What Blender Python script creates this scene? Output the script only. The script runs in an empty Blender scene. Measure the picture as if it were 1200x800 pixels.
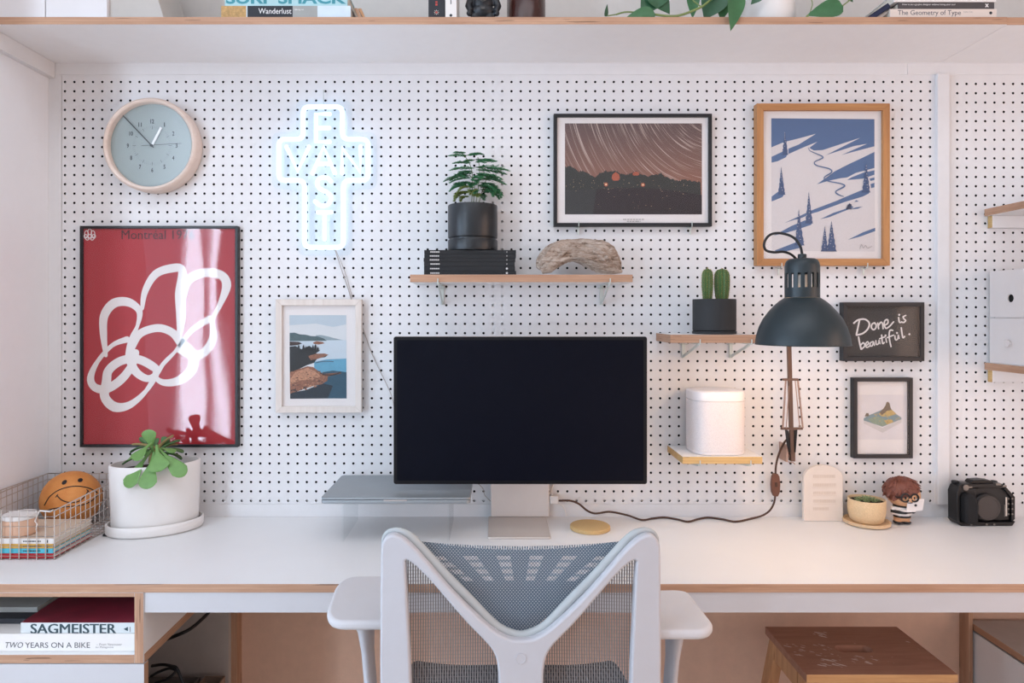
import bpy, bmesh, math, random
from mathutils import Vector, Matrix, noise as mnoise
random.seed(7)
PI = math.pi
SC = bpy.context.scene
COL = SC.collection

# ------------------------------------------------------------------ camera model
# wall face is the plane Y=0, room towards -Y, Z up, metres.
F = 800.0            # focal length in pixels of the 1200 px wide frame (24 mm on 36 mm)
VX, VY = 580.0, 368.0
CAMD = 1.865         # camera distance from the wall
CAMZ = 1.3024
def P(px, py, d):    # point seen at (px,py) that lies d metres in front of the camera
    return Vector(((px-VX)*d/F, d-CAMD, CAMZ+(VY-py)*d/F))
def XP(px, d): return (px-VX)*d/F
def ZP(py, d): return CAMZ+(VY-py)*d/F
DESK = 0.75
def DD(py, z=DESK): return (CAMZ-z)*F/(py-VY)      # distance of a point of the level z seen at row py

# ------------------------------------------------------------------ materials
def lin(c):
    if isinstance(c, str):
        c = tuple(int(c[i:i+2], 16) for i in (0, 2, 4))
    r = []
    for v in c:
        v = v/255.0
        r.append(v/12.92 if v <= 0.04045 else ((v+0.055)/1.055)**2.4)
    return (r[0], r[1], r[2], 1.0)
class NT:
    def __init__(s, name):
        s.m = bpy.data.materials.new(name); s.m.use_nodes = True
        s.t = s.m.node_tree; s.t.nodes.clear()
        s.out = s.n('ShaderNodeOutputMaterial')
    def n(s, typ, **kw):
        nd = s.t.nodes.new(typ)
        for k, v in kw.items(): setattr(nd, k, v)
        return nd
    def set(s, nd, key, v):
        if isinstance(v, bpy.types.NodeSocket): s.t.links.new(v, nd.inputs[key])
        else: nd.inputs[key].default_value = v
    def link(s, a, b): s.t.links.new(a, b)
    def math(s, op, a, b=0.0, c=0.0, clamp=False):
        nd = s.n('ShaderNodeMath', operation=op); nd.use_clamp = clamp
        s.set(nd, 0, a); s.set(nd, 1, b)
        if op in ('MULTIPLY_ADD', 'SMOOTH_MIN', 'COMPARE', 'WRAP'): s.set(nd, 2, c)
        return nd.outputs[0]
    def mix(s, fac, a, b):
        nd = s.n('ShaderNodeMix', data_type='RGBA')
        s.set(nd, 0, fac); s.set(nd, 6, a); s.set(nd, 7, b)
        return nd.outputs[2]
    def coord(s, scale=(1, 1, 1), rot=(0, 0, 0)):
        tc = s.n('ShaderNodeTexCoord'); mp = s.n('ShaderNodeMapping')
        s.link(tc.outputs['Object'], mp.inputs[0])
        mp.inputs['Scale'].default_value = scale; mp.inputs['Rotation'].default_value = rot
        return mp.outputs[0]
    def noise(s, vec, scale, detail=3, rough=.5, dist=0.0):
        nd = s.n('ShaderNodeTexNoise'); s.link(vec, nd.inputs['Vector'])
        nd.inputs['Scale'].default_value = scale; nd.inputs['Detail'].default_value = detail
        nd.inputs['Roughness'].default_value = rough; nd.inputs['Distortion'].default_value = dist
        return nd.outputs[0]
    def ramp(s, fac, stops):
        nd = s.n('ShaderNodeValToRGB'); s.link(fac, nd.inputs[0])
        e = nd.color_ramp.elements
        while len(e) < len(stops): e.new(0.5)
        for k, (p, c) in enumerate(stops): e[k].position = p; e[k].color = c
        return nd.outputs[0]
    def bsdf(s, color, rough=.5, metal=0.0, spec=.5, bump=None, bumpd=.001, **kw):
        b = s.n('ShaderNodeBsdfPrincipled')
        s.set(b, 'Base Color', color); s.set(b, 'Roughness', rough); s.set(b, 'Metallic', metal)
        s.set(b, 'Specular IOR Level', spec)
        for k, v in kw.items(): s.set(b, k.replace('_', ' '), v)
        if bump is not None:
            bp = s.n('ShaderNodeBump'); bp.inputs['Distance'].default_value = bumpd; bp.inputs['Strength'].default_value = 1
            s.link(bump, bp.inputs['Height']); s.link(bp.outputs[0], b.inputs['Normal'])
        s.link(b.outputs[0], s.out.inputs[0])
        return b
def plain(name, col, rough=.5, metal=0.0, var=.05, vs=30.0, spec=.5, bump=0.0, bs=200.0, scale=(1, 1, 1), **kw):
    """one colour with a faint procedural mottling and optional fine bump"""
    t = NT(name); c = lin(col); v = t.coord(scale)
    n = t.noise(v, vs, 4, .6)
    lo = tuple(max(0, x*(1-var)) for x in c[:3])+(1,); hi = tuple(min(1, x*(1+var)) for x in c[:3])+(1,)
    colr = t.ramp(n, [(.25, lo), (.75, hi)])
    b = t.noise(v, bs, 3, .6) if bump else None
    t.bsdf(colr, rough, metal, spec, b, bump, **kw)
    return t.m
def wood(name, c1, c2, axis=0, rough=.55, grain=60.0, stretch=12.0, layers=0.0, lay_axis=2, dark='5d4030', speck=.0):
    """wood grain running along an axis; layers > 0 adds the plies of a plywood edge stacked along lay_axis"""
    t = NT(name)
    sc = [1.0, 1.0, 1.0]; sc[axis] = 1.0/stretch
    v = t.coord(tuple(sc)); n = t.noise(v, grain, 5, .65, .6)
    col = t.ramp(n, [(.28, lin(c1)), (.72, lin(c2))])
    bump = n
    if layers:
        tc = t.n('ShaderNodeTexCoord'); sp = t.n('ShaderNodeSeparateXYZ'); t.link(tc.outputs['Object'], sp.inputs[0])
        w = t.math('SINE', t.math('MULTIPLY_ADD', sp.outputs[lay_axis], layers, t.math('MULTIPLY', n, 1.2)))
        k = t.math('MULTIPLY', t.math('POWER', t.math('MULTIPLY_ADD', w, .5, .5), 3.0), .42)
        col = t.mix(k, col, lin(c1))
        n2 = t.noise(t.coord(tuple(3.0 if i == lay_axis else (.14 if i == axis else 1) for i in range(3))), 55, 2, .5)
        k2 = t.math('MULTIPLY', t.math('GREATER_THAN', n2, .70), .65)
        col = t.mix(k2, col, lin(dark))
    t.bsdf(col, rough, 0, .35, bump, .0004)
    return t.m
def emit(name, col, strength):
    t = NT(name); e = t.n('ShaderNodeEmission'); e.inputs[0].default_value = lin(col); e.inputs[1].default_value = strength
    t.link(e.outputs[0], t.out.inputs[0]); return t.m
def glaze(name, ior=1.5, rough=.0, tint='ffffff', wav=0.0, edge=0.0):
    """thin clear sheet: transparent with a Fresnel reflection"""
    t = NT(name)
    tr = t.n('ShaderNodeBsdfTransparent'); tr.inputs[0].default_value = lin(tint)
    gl = t.n('ShaderNodeBsdfGlossy'); gl.inputs['Roughness'].default_value = rough
    fr = t.n('ShaderNodeFresnel'); fr.inputs[0].default_value = ior
    if wav:
        bp = t.n('ShaderNodeBump'); bp.inputs['Distance'].default_value = wav; bp.inputs['Strength'].default_value = 1
        t.link(t.noise(t.coord((1, 1, .35)), 7, 1, .4), bp.inputs['Height'])
        t.link(bp.outputs[0], gl.inputs['Normal'])
    gm = t.n('ShaderNodeNewGeometry')
    fac = t.math('MULTIPLY', fr.outputs[0], t.math('SUBTRACT', 1.0, gm.outputs['Backfacing']))
    if edge: fac = t.math('ADD', fac, edge, clamp=True)
    mx = t.n('ShaderNodeMixShader'); t.link(fac, mx.inputs[0])
    t.link(tr.outputs[0], mx.inputs[1]); t.link(gl.outputs[0], mx.inputs[2]); t.link(mx.outputs[0], t.out.inputs[0])
    return t.m

M = {}
M['white_wall'] = plain('white_painted_board', 'e6e5e6', .55, var=.02, bump=.0002, bs=300)
M['soffit'] = plain('white_laminate_underside', 'f5f4f5', .5, var=.015)
M['peg'] = plain('white_pegboard_paint', 'e6e5e6', .5, var=.02, bump=.0002, bs=400)
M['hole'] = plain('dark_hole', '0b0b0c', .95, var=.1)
M['wall_paint'] = plain('warm_grey_wall_paint', 'd6d1cc', .85, var=.03, bump=.0004, bs=120)
M['wall_shade_tan'] = plain('lower_wall_shade_tan', 'dfb9a2', .9, var=.05, bump=.0004, bs=150)  # pale wall; the brown shade under the desk is put into its colour
M['room_wall'] = plain('room_wall_paint', 'e2e1e0', .9, var=.02)
M['desk_white'] = plain('white_desk_laminate', 'ebeaea', .42, var=.012, vs=8, bump=.00008, bs=500)
M['apron'] = plain('shade_greyed_laminate', 'c9c7ca', .45, var=.01)  # white laminate greyed for the shade under the desktop edge; drawer fronts share it
M['ply_x'] = wood('plywood_edge', 'a87e64', 'c9a286', 0, .6, 60, 14, 2*PI/.0062, 2)
M['ply_z'] = wood('plywood_edge_upright', 'a87e64', 'c9a286', 2, .6, 60, 14, 2*PI/.0062, 0)
M['ply_y'] = wood('plywood_edge_deep', 'a87e64', 'c9a286', 1, .6, 60, 14, 2*PI/.0062, 2)
M['ply_pale'] = wood('pale_plywood_edge', 'c09a62', 'ddbd86', 0, .6, 60, 14, 2*PI/.0062, 2)
M['black'] = plain('black_lacquer', '17181d', .38, var=.08)
M['matte_black'] = plain('matte_black', '1c1d21', .65, var=.08)
M['oak'] = wood('oak_frame', 'a9744a', 'c8935f', 2, .5, 70, 14)
M['oak_h'] = wood('oak_frame_rail', 'a9744a', 'c8935f', 0, .5, 70, 14)
M['white_wood'] = wood('whitewashed_wood', 'd9cdc4', 'e8dfd8', 2, .6, 70, 14)
M['paper'] = plain('white_paper', 'e6e0de', .8, var=.01)
M['glass'] = glaze('picture_glass', 1.42, .07)
M['clock_glass'] = glaze('clock_glass', 1.5, .19)
M['acrylic_poster'] = glaze('poster_acrylic', 1.55, .045, wav=.0016)
M['clear'] = glaze('clear_acrylic', 1.25, .04, 'fdfefe')
M['clear_thin'] = glaze('clear_sign_backing', 1.1, .1, 'fcfeff', edge=.012)
M['steel'] = plain('bright_steel', 'c9c7c4', .3, 1.0, var=.03)
M['zinc'] = plain('zinc_plated_bracket', 'd0d6d1', .45, .5, var=.05)
M['wire'] = plain('nickel_wire', 'cdc4bd', .4, .5, var=.05)

# ------------------------------------------------------------------ mesh builder
class MB:
    def __init__(s): s.v = []; s.f = []; s.fm = []; s.mats = []
    def mi(s, m):
        if isinstance(m, str): m = M[m]
        if m not in s.mats: s.mats.append(m)
        return s.mats.index(m)
    def add(s, vs, fs, m):
        b = len(s.v); k = s.mi(m)
        s.v += [Vector(v) for v in vs]
        for f in fs: s.f.append(tuple(b+i for i in f)); s.fm.append(k)
        return s
    def box(s, x0, x1, y0, y1, z0, z1, m, fm=None):
        """fm: materials for single faces, keys among -x +x -y +y -z +z"""
        vs = [(x, y, z) for z in (z0, z1) for y in (y0, y1) for x in (x0, x1)]
        fc = {'-z': (0, 2, 3, 1), '+z': (4, 5, 7, 6), '-y': (0, 1, 5, 4), '+y': (2, 6, 7, 3), '-x': (0, 4, 6, 2), '+x': (1, 3, 7, 5)}
        b = len(s.v); s.v += [Vector(v) for v in vs]
        for k, f in fc.items():
            s.f.append(tuple(b+i for i in f)); s.fm.append(s.mi(fm[k] if fm and k in fm else m))
        return s
    def hexa(s, bot, top, m):
        """six-faced block between two 4-point loops"""
        s.add(list(bot)+list(top), [(3, 2, 1, 0), (4, 5, 6, 7)]+[(i, (i+1) % 4, 4+(i+1) % 4, 4+i) for i in range(4)], m); return s
    def loft(s, rings, m, closed=False, caps=True):
        n = len(rings[0]); vs = [p for r in rings for p in r]; fs = []
        k = len(rings)
        for i in range(k if closed else k-1):
            for j in range(n):
                a, b2 = i*n+j, i*n+(j+1) % n
                c, d = ((i+1) % k)*n+(j+1) % n, ((i+1) % k)*n+j
                fs.append((a, b2, c, d))
        if caps and not closed:
            fs.append(tuple(reversed(range(n)))); fs.append(tuple((k-1)*n+j for j in range(n)))
        return s.add(vs, fs, m)
    def tube(s, pts, r, m, seg=8, closed=False, caps=True, flat=1.0):
        pts = [Vector(p) for p in pts]; n = len(pts)
        rr = r if isinstance(r, (list, tuple)) else [r]*n
        rings = []; nrm = None
        for i in range(n):
            if closed: t = pts[(i+1) % n]-pts[i-1]
            else: t = pts[min(i+1, n-1)]-pts[max(i-1, 0)]
            if t.length < 1e-9: t = Vector((0, 0, 1))
            t.normalize()
            if nrm is None:
                a = Vector((0, 0, 1)) if abs(t.z) < .9 else Vector((0, 1, 0))
                nrm = t.cross(a).normalized()
            else:
                nrm = nrm-t*nrm.dot(t)
                nrm = nrm.normalized() if nrm.length > 1e-6 else t.orthogonal().normalized()
            bn = t.cross(nrm)
            rings.append([pts[i]+nrm*math.cos(2*PI*j/seg)*rr[i]+bn*math.sin(2*PI*j/seg)*rr[i]*flat for j in range(seg)])
        return s.loft(rings, m, closed, caps)
    def lathe(s, prof, c, m, seg=32, axis='z', ell=(1, 1), rot=0.0, caps=True, mats=None):
        """prof: (radius, height) pairs; axis z (up) or y (height counted towards the room, -Y)"""
        c = Vector(c); rings = []
        for r, h in prof:
            ring = []
            for j in range(seg):
                a = 2*PI*j/seg
                x, y = r*math.cos(a)*ell[0], r*math.sin(a)*ell[1]
                x, y = x*math.cos(rot)-y*math.sin(rot), x*math.sin(rot)+y*math.cos(rot)
                ring.append(c+(Vector((x, y, h)) if axis == 'z' else Vector((x, -h, y))))
            rings.append(ring)
        if mats:
            for i in range(len(rings)-1): s.loft([rings[i], rings[i+1]], mats[i], caps=False)
            if caps: s.add(rings[0], [tuple(reversed(range(seg)))], mats[0]); s.add(rings[-1], [tuple(range(seg))], mats[-1])
            return s
        return s.loft(rings, m, False, caps)
    def ball(s, c, r, m, seg=20, rings=12, sc=(1, 1, 1)):
        c = Vector(c); prof = [(max(1e-5, math.sin(PI*i/rings)), -math.cos(PI*i/rings)) for i in range(rings+1)]
        rr = [[c+Vector((p*math.cos(2*PI*j/seg)*sc[0], p*math.sin(2*PI*j/seg)*sc[1], h*sc[2]))*r for j in range(seg)] for p, h in prof]
        return s.loft(rr, m)
    def poly(s, pts, m): return s.add(pts, [tuple(range(len(pts)))], m)
    def plate(s, pts2, y0, y1, m):
        """outline in (x,z), extruded from y0 (room side) to y1"""
        n = len(pts2)
        return s.add([(x, y0, z) for x, z in pts2]+[(x, y1, z) for x, z in pts2],
                     [tuple(range(n)), tuple(reversed(range(n, 2*n)))]+[(i, n+i, n+(i+1) % n, (i+1) % n) for i in range(n)], m)
    def slab(s, pts2, z0, z1, m):
        n = len(pts2)
        return s.add([(x, y, z0) for x, y in pts2]+[(x, y, z1) for x, y in pts2],
                     [tuple(reversed(range(n))), tuple(range(n, 2*n))]+[(i, (i+1) % n, n+(i+1) % n, n+i) for i in range(n)], m)
    def frame(s, x0, x1, z0, z1, w, y0, y1, mv, mh=None):
        """mitred rectangular frame: outer x0..x1, z0..z1, bar width w"""
        o = [(x0, z0), (x1, z0), (x1, z1), (x0, z1)]; i = [(x0+w, z0+w), (x1-w, z0+w), (x1-w, z1-w), (x0+w, z1-w)]
        for k in range(4):
            q = (k+1) % 4; m = (mh or mv) if k in (0, 2) else mv
            a = [(o[k][0], y0, o[k][1]), (o[q][0], y0, o[q][1]), (i[q][0], y0, i[q][1]), (i[k][0], y0, i[k][1])]
            b = [(p[0], y1, p[2]) for p in a]
            s.hexa(b, a, m)
        return s
    def stroke(s, pts, w, y, m, closed=False, smooth=4):
        """flat printed or painted line in (x,z) at depth y; w is a width or a list of widths"""
        pts = [Vector((p[0], p[1])) for p in pts]
        ww = w if isinstance(w, (list, tuple)) else [w]*len(pts)
        P2, W2 = cr(pts, ww, closed, smooth)
        n = len(P2); L = []; R = []
        for i in range(n):
            t = (P2[(i+1) % n]-P2[i-1]) if closed else (P2[min(i+1, n-1)]-P2[max(i-1, 0)])
            if t.length < 1e-9: t = Vector((1, 0))
            t.normalize(); nn = Vector((-t.y, t.x))*W2[i]*.5
            L.append(P2[i]+nn); R.append(P2[i]-nn)
        vs = [(p.x, y, p.y) for p in L]+[(p.x, y, p.y) for p in R]
        fs = [(i, (i+1) % n, n+(i+1) % n, n+i) for i in range(n if closed else n-1)]
        s.add(vs, fs, m)
        if not closed:
            for e in (0, n-1):
                s.add([(P2[e].x+math.cos(2*PI*k/10)*W2[e]*.5, y-.00001, P2[e].y+math.sin(2*PI*k/10)*W2[e]*.5) for k in range(10)], [tuple(range(10))], m)
        return s
    def text(s, body, x0, x1, z0, z1, y, m, ext=.0002, bold=0.0, shear=0.0, keep=False):
        """lettering filling the box x0..x1, z0..z1 on the plane y, facing the room"""
        v, f = text_mesh(body, ext, bold, shear)
        ax, bx = min(p[0] for p in v), max(p[0] for p in v); az, bz = min(p[1] for p in v), max(p[1] for p in v)
        kx = (x1-x0)/(bx-ax); kz = kx if keep else (z1-z0)/(bz-az)
        return s.add([(x0+(p[0]-ax)*kx, y-p[2], z0+(p[1]-az)*kz) for p in v], f, m)
    def build(s, name, parent=None, loc=None, bevel=0, seg=2, smooth=None, sub=0, remesh=0, disp=None):
        me = bpy.data.meshes.new(name)
        off = Vector(ORI[parent.name]) if parent is not None else Vector(loc or (0, 0, 0))
        me.from_pydata([v-off for v in s.v], [], s.f)
        for m in s.mats: me.materials.append(m)
        me.polygons.foreach_set('material_index', s.fm)
        bm = bmesh.new(); bm.from_mesh(me)
        if remesh or sub: bmesh.ops.remove_doubles(bm, verts=bm.verts, dist=1e-6)
        bmesh.ops.recalc_face_normals(bm, faces=bm.faces); bm.to_mesh(me); bm.free()
        if smooth is not None:
            me.polygons.foreach_set('use_smooth', [True]*len(me.polygons))
            me.set_sharp_from_angle(angle=math.radians(smooth))
        me.update()
        o = bpy.data.objects.new(name, me); COL.objects.link(o)
        if parent is not None: o.parent = parent
        else: o.location = off
        ORI[o.name] = off
        if remesh:
            r = o.modifiers.new('remesh', 'REMESH'); r.mode = 'VOXEL'; r.voxel_size = remesh; r.use_smooth_shade = True
        if bevel:
            b = o.modifiers.new('bevel', 'BEVEL'); b.width = bevel; b.segments = seg; b.limit_method = 'ANGLE'; b.angle_limit = math.radians(40)
        if sub:
            q = o.modifiers.new('subdivision', 'SUBSURF'); q.levels = sub; q.render_levels = sub
        return o
ORI = {}
def cr(pts, ww, closed, k):
    """Catmull-Rom through pts (any dimension) with widths"""
    if k <= 1 or len(pts) < 3: return pts, list(ww)
    n = len(pts); P2 = []; W2 = []
    for i in range(n if closed else n-1):
        p0 = pts[(i-1) % n] if closed else pts[max(i-1, 0)]; p1 = pts[i]; p2 = pts[(i+1) % n]
        p3 = pts[(i+2) % n] if closed else pts[min(i+2, n-1)]
        for j in range(k):
            t = j/k
            P2.append(.5*((2*p1)+(p2-p0)*t+(2*p0-5*p1+4*p2-p3)*t*t+(3*p1-p0-3*p2+p3)*t**3))
            W2.append(ww[i]*(1-t)+ww[(i+1) % n]*t)
    if not closed: P2.append(pts[-1].copy()); W2.append(ww[-1])
    return P2, W2
def curve(pts, k=6, closed=False): return cr([Vector(p) for p in pts], [0]*len(pts), closed, k)[0]
_T = {}
def text_mesh(body, ext, bold=0.0, shear=0.0):
    key = (body, ext, bold, shear)
    if key not in _T:
        c = bpy.data.curves.new('lettering_curve', 'FONT'); c.body = body; c.size = 1.0; c.extrude = .001; c.offset = bold; c.shear = shear
        c.resolution_u = 3
        o = bpy.data.objects.new('lettering_curve', c); COL.objects.link(o)
        me = bpy.data.meshes.new_from_object(o.evaluated_get(bpy.context.evaluated_depsgraph_get()))
        _T[key] = ([(v.co.x, v.co.y, (ext if v.co.z > 0 else 0)) for v in me.vertices], [tuple(p.vertices) for p in me.polygons])
        bpy.data.objects.remove(o); bpy.data.curves.remove(c); bpy.data.meshes.remove(me)
    return _T[key]
def filled(polys, ext, bev=0.0):
    """2D outline with holes -> (verts (x,y,z), faces), thickness 2*ext along z"""
    c = bpy.data.curves.new('outline', 'CURVE'); c.dimensions = '2D'; c.fill_mode = 'BOTH'; c.extrude = ext; c.bevel_depth = bev; c.bevel_resolution = 2
    for pl in polys:
        sp = c.splines.new('POLY'); sp.points.add(len(pl)-1); sp.use_cyclic_u = True
        for q, p in zip(sp.points, pl): q.co = (p[0], p[1], 0, 1)
    o = bpy.data.objects.new('outline', c); COL.objects.link(o)
    me = bpy.data.meshes.new_from_object(o.evaluated_get(bpy.context.evaluated_depsgraph_get()))
    r = ([tuple(v.co) for v in me.vertices], [tuple(p.vertices) for p in me.polygons])
    bpy.data.objects.remove(o); bpy.data.curves.remove(c); bpy.data.meshes.remove(me)
    return r
def rrect(x0, x1, z0, z1, r, k=5):
    pts = []
    for cx, cz, a0 in ((x1-r, z1-r, 0), (x0+r, z1-r, PI/2), (x0+r, z0+r, PI), (x1-r, z0+r, 3*PI/2)):
        for i in range(k+1):
            a = a0+PI/2*i/k; pts.append((cx+r*math.cos(a), cz+r*math.sin(a)))
    return pts
def rounded(pts, r, k=5):
    """round the corners of a polygon path (list of (x,z))"""
    out = []; n = len(pts)
    for i in range(n):
        a, b, c = Vector(pts[i-1]), Vector(pts[i]), Vector(pts[(i+1) % n])
        u = (a-b).normalized(); w = (c-b).normalized(); rr = min(r, (a-b).length*.49, (c-b).length*.49)
        p0, p1 = b+u*rr, b+w*rr
        for j in range(k+1):
            t = j/k; q = (1-t)**2*p0+2*t*(1-t)*b+t*t*p1; out.append((q.x, q.y))
    return out
def tag(o, label, cat, group=None, kind='thing'):
    o['label'] = label; o['category'] = cat; o['kind'] = kind
    if group: o['group'] = group
    return o
def thing(name, loc, label, cat, group=None):
    o = bpy.data.objects.new(name, None); COL.objects.link(o); o.location = loc; o.empty_display_size = .05
    ORI[o.name] = Vector(loc)
    return tag(o, label, cat, group)
def struct(o): o['kind'] = 'structure'; return o
def leafrings(base, d, up, L, wf, tf, droop=0.0, n=9, seg=8, curl=0.0, ease=1.0):
    """rings of a solid leaf: wf(s), tf(s) half width / half thickness, droop bends it downwards (radians)"""
    d = Vector(d).normalized(); up = Vector(up); side = d.cross(up).normalized(); up = side.cross(d).normalized()
    p = Vector(base); rings = []
    for i in range(n+1):
        s_ = 1-(1-i/n)**ease; a = droop*s_
        dd = d*math.cos(a)-up*math.sin(a); uu = up*math.cos(a)+d*math.sin(a)
        w, t = max(wf(s_), 1e-5), max(tf(s_), 1e-5)
        rings.append([p+side*w*math.cos(2*PI*j/seg)+uu*(t*math.sin(2*PI*j/seg)+curl*w*math.cos(2*PI*j/seg)**2) for j in range(seg)])
        p = p+dd*L*((1-i/n)**ease-max(0, 1-(i+1)/n)**ease)
    return rings
# ------------------------------------------------------------------ setting
M['floor'] = wood('oak_floor_boards', 'b8a797', 'd6c6b5', 1, .5, 30, 10)
def one(name, *boxes, bevel=0, m=None):
    mb = MB()
    for b in boxes: mb.box(*b)
    return struct(mb.build(name, bevel=bevel))
M['cup_white'] = plain('white_cupboard_side', 'f3f4f8', .5, var=.012)
RX0, RX1, RY0, RY1, RZ = -3.3, 2.7, -2.95, .14, 3.05
one('floor', (RX0, RX1, RY0-.1, RY1, -.05, 0, 'floor'))
one('ceiling', (RX0, RX1, RY0-.1, RY1, RZ, RZ+.05, 'room_wall'))
mb = MB(); mb.box(RX0, RX1, .034, RY1, .95, RZ, 'wall_paint'); mb.box(RX0, RX1, .034, RY1, 0, .95, 'wall_shade_tan'); struct(mb.build('wall_back'))
one('wall_left', (-1.9, XP(57.2, CAMD), -.56, .034, 0, RZ, 'cup_white'))     # side of the built-in cupboard
one('wall_right', (RX1-.1, RX1, RY0, .034, 0, RZ, 'room_wall'))
one('wall_side', (RX0, RX0+.1, RY0, .034, 0, RZ, 'room_wall'))
# rear wall of the room with two tall windows
W1 = (-2.27, -1.86, .35, 2.95); W2 = (1.50, 1.98, .35, 2.2)
mb = MB(); y0, y1 = RY0-.1, RY0
xs = [RX0, W1[0], W1[1], W2[0], W2[1], RX1]
mb.box(xs[0], xs[1], y0, y1, 0, RZ, 'room_wall'); mb.box(xs[2], xs[3], y0, y1, 0, RZ, 'room_wall'); mb.box(xs[4], xs[5], y0, y1, 0, RZ, 'room_wall')
for w in (W1, W2):
    mb.box(w[0], w[1], y0, y1, 0, w[2], 'room_wall'); mb.box(w[0], w[1], y0, y1, w[3], RZ, 'room_wall')
struct(mb.build('wall_front'))
for k, w in enumerate((W1, W2)):
    mb = MB(); mb.frame(w[0], w[1], w[2], w[3], .045, RY0-.07, RY0+.01, 'white_wall')
    xm = w[0]+(w[1]-w[0])*(.62 if k == 0 else .5)
    mb.box(xm-.022, xm+.022, RY0-.065, RY0, w[2]+.04, w[3]-.04, 'white_wall')
    struct(mb.build('window_%d' % (k+1), bevel=.003))

# perforated boards: true holes on a one inch grid
PITCH = 10.898*CAMD/F; HR = .00335; NS = 12
def pegboard(name, px0, nc, py0, nr, ex0, ex1, ez0, ez1):
    mb = MB(); kp, kh = mb.mi('peg'), mb.mi('hole'); T = .0055
    gx0 = XP(px0, CAMD)-PITCH/2; gz1 = ZP(py0, CAMD)+PITCH/2
    ring = []
    for k in range(NS):
        a = 2*PI*k/NS+PI/12; c, s_ = math.cos(a), math.sin(a); q = max(abs(c), abs(s_))
        ring.append(((c, s_), (c/q, s_/q)))
    h = PITCH/2
    for r in range(nr):
        for c in range(nc):
            cx, cz = gx0+(c+.5)*PITCH, gz1-(r+.5)*PITCH; b = len(mb.v)
            for (hc, hs), (qc, qs) in ring: mb.v.append(Vector((cx+qc*h, 0, cz+qs*h)))
            for (hc, hs), (qc, qs) in ring: mb.v.append(Vector((cx+hc*HR, 0, cz+hs*HR)))
            for (hc, hs), (qc, qs) in ring: mb.v.append(Vector((cx+hc*HR, T, cz+hs*HR)))
            for k in range(NS):
                n = (k+1) % NS
                mb.f.append((b+k, b+n, b+NS+n, b+NS+k)); mb.fm.append(kp)
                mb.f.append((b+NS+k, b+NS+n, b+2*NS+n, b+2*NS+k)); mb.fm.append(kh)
    gx1, gz0 = gx0+nc*PITCH, gz1-nr*PITCH
    for a in ((ex0, gx0, ez0, ez1), (gx1, ex1, ez0, ez1), (gx0, gx1, gz1, ez1), (gx0, gx1, ez0, gz0)):
        mb.add([(a[0], 0, a[2]), (a[1], 0, a[2]), (a[1], 0, a[3]), (a[0], 0, a[3])], [(0, 1, 2, 3)], 'peg')
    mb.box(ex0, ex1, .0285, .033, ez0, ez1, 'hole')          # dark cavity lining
    return struct(mb.build(name))
zt, zb = ZP(87.5, CAMD), ZP(590, CAMD)
pegboard('wall_pegboard', 76.25, 94, 96, 46, XP(72.5, CAMD), XP(1099.5, CAMD), zb, zt)
pegboard('wall_pegboard_right', 1121.75, 52, 98.3, 46, XP(1112, CAMD), XP(1112, CAMD)+1.37, zb, zt)
# pale studs behind the board (they show grey through some holes)
one('trim_1', (XP(572.5, CAMD), XP(594.5, CAMD), .0062, .028, zb, zt, 'white_wall'))
one('trim_2', (XP(72, CAMD), XP(1680, CAMD), .0062, .028, ZP(592, CAMD), ZP(582, CAMD), 'white_wall'))
# battens round the boards
xl, xr = XP(57.2, CAMD), 2.6
one('trim_3', (xl, XP(1063, CAMD)-.0006, -.0015, .034, zt, ZP(73.5, CAMD), 'white_wall'), bevel=.0006)
one('trim_4', (XP(1063, CAMD), xr, -.0015, .034, zt, ZP(73.5, CAMD), 'white_wall'), bevel=.0006)
one('trim_5', (xl, XP(72.2, CAMD), -.0015, .034, zb, zt-.0003, 'white_wall'), bevel=.0006)
one('trim_6', (XP(1099, 1.853), XP(1113, 1.853), -.012, .034, zb, zt-.0003, 'white_wall'), bevel=.0015)
one('trim_7', (xl, xr, -.0015, .034, .736, zb-.0003, 'white_wall'), bevel=.0006)
# cleat along the cupboard side under the top shelf
zs0, zs1 = ZP(92, CAMD), ZP(74, CAMD)
one('trim_8', (xl, xl+.018, -.40, -.002, zs0, zs1+.0, 'white_wall'), bevel=.001)
# skirting under the desk and the strips on the lower wall
one('baseboard_back', (XP(271, 1.89), 1.29, .020, .034, 0, .09, 'white_wall'), bevel=.002)

# ------------------------------------------------------------------ long top shelf
SHY = 1.617-CAMD; SZ0 = ZP(74, CAMD); SZ1 = SZ0+.0185; SX = 1.2135
mb = MB(); mb.box(xl, SX, SHY, .033, SZ0+.0004, SZ1, 'soffit', {'-y': 'ply_x', '+z': 'desk_white'})
o = mb.build('top_shelf', loc=(0, 0, SZ0), bevel=.0006); tag(o, 'long white shelf with plywood edge running above the pegboard', 'shelf')
mb = MB(); mb.box(SX+.0012, 2.58, SHY+.003, .033, SZ0+.0004, SZ1+.0005, 'soffit', {'-y': 'ply_x', '+z': 'desk_white'})
o = mb.build('top_shelf', loc=(1.4, 0, SZ0), bevel=.0006); tag(o, 'short white shelf length continuing the top shelf at the right corner', 'shelf')

# ------------------------------------------------------------------ desk
DY = 1.3985-CAMD
mb = MB(); mb.box(xl+.0005, 2.55, DY, -.0025, DESK-.0178, DESK, 'desk_white', {'-y': 'ply_x'})
root = thing('desk', (0, -.2, DESK), 'long white desktop with plywood edge and white apron along the pegboard', 'desk')
mb.build('worktop', root, bevel=.0007)
mb = MB(); mb.box(XP(169.2, 1.402), 2.5, DY+.003, DY+.021, ZP(717.5, 1.402), DESK-.018, 'apron'); mb.build('apron', root, bevel=.0007)

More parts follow.
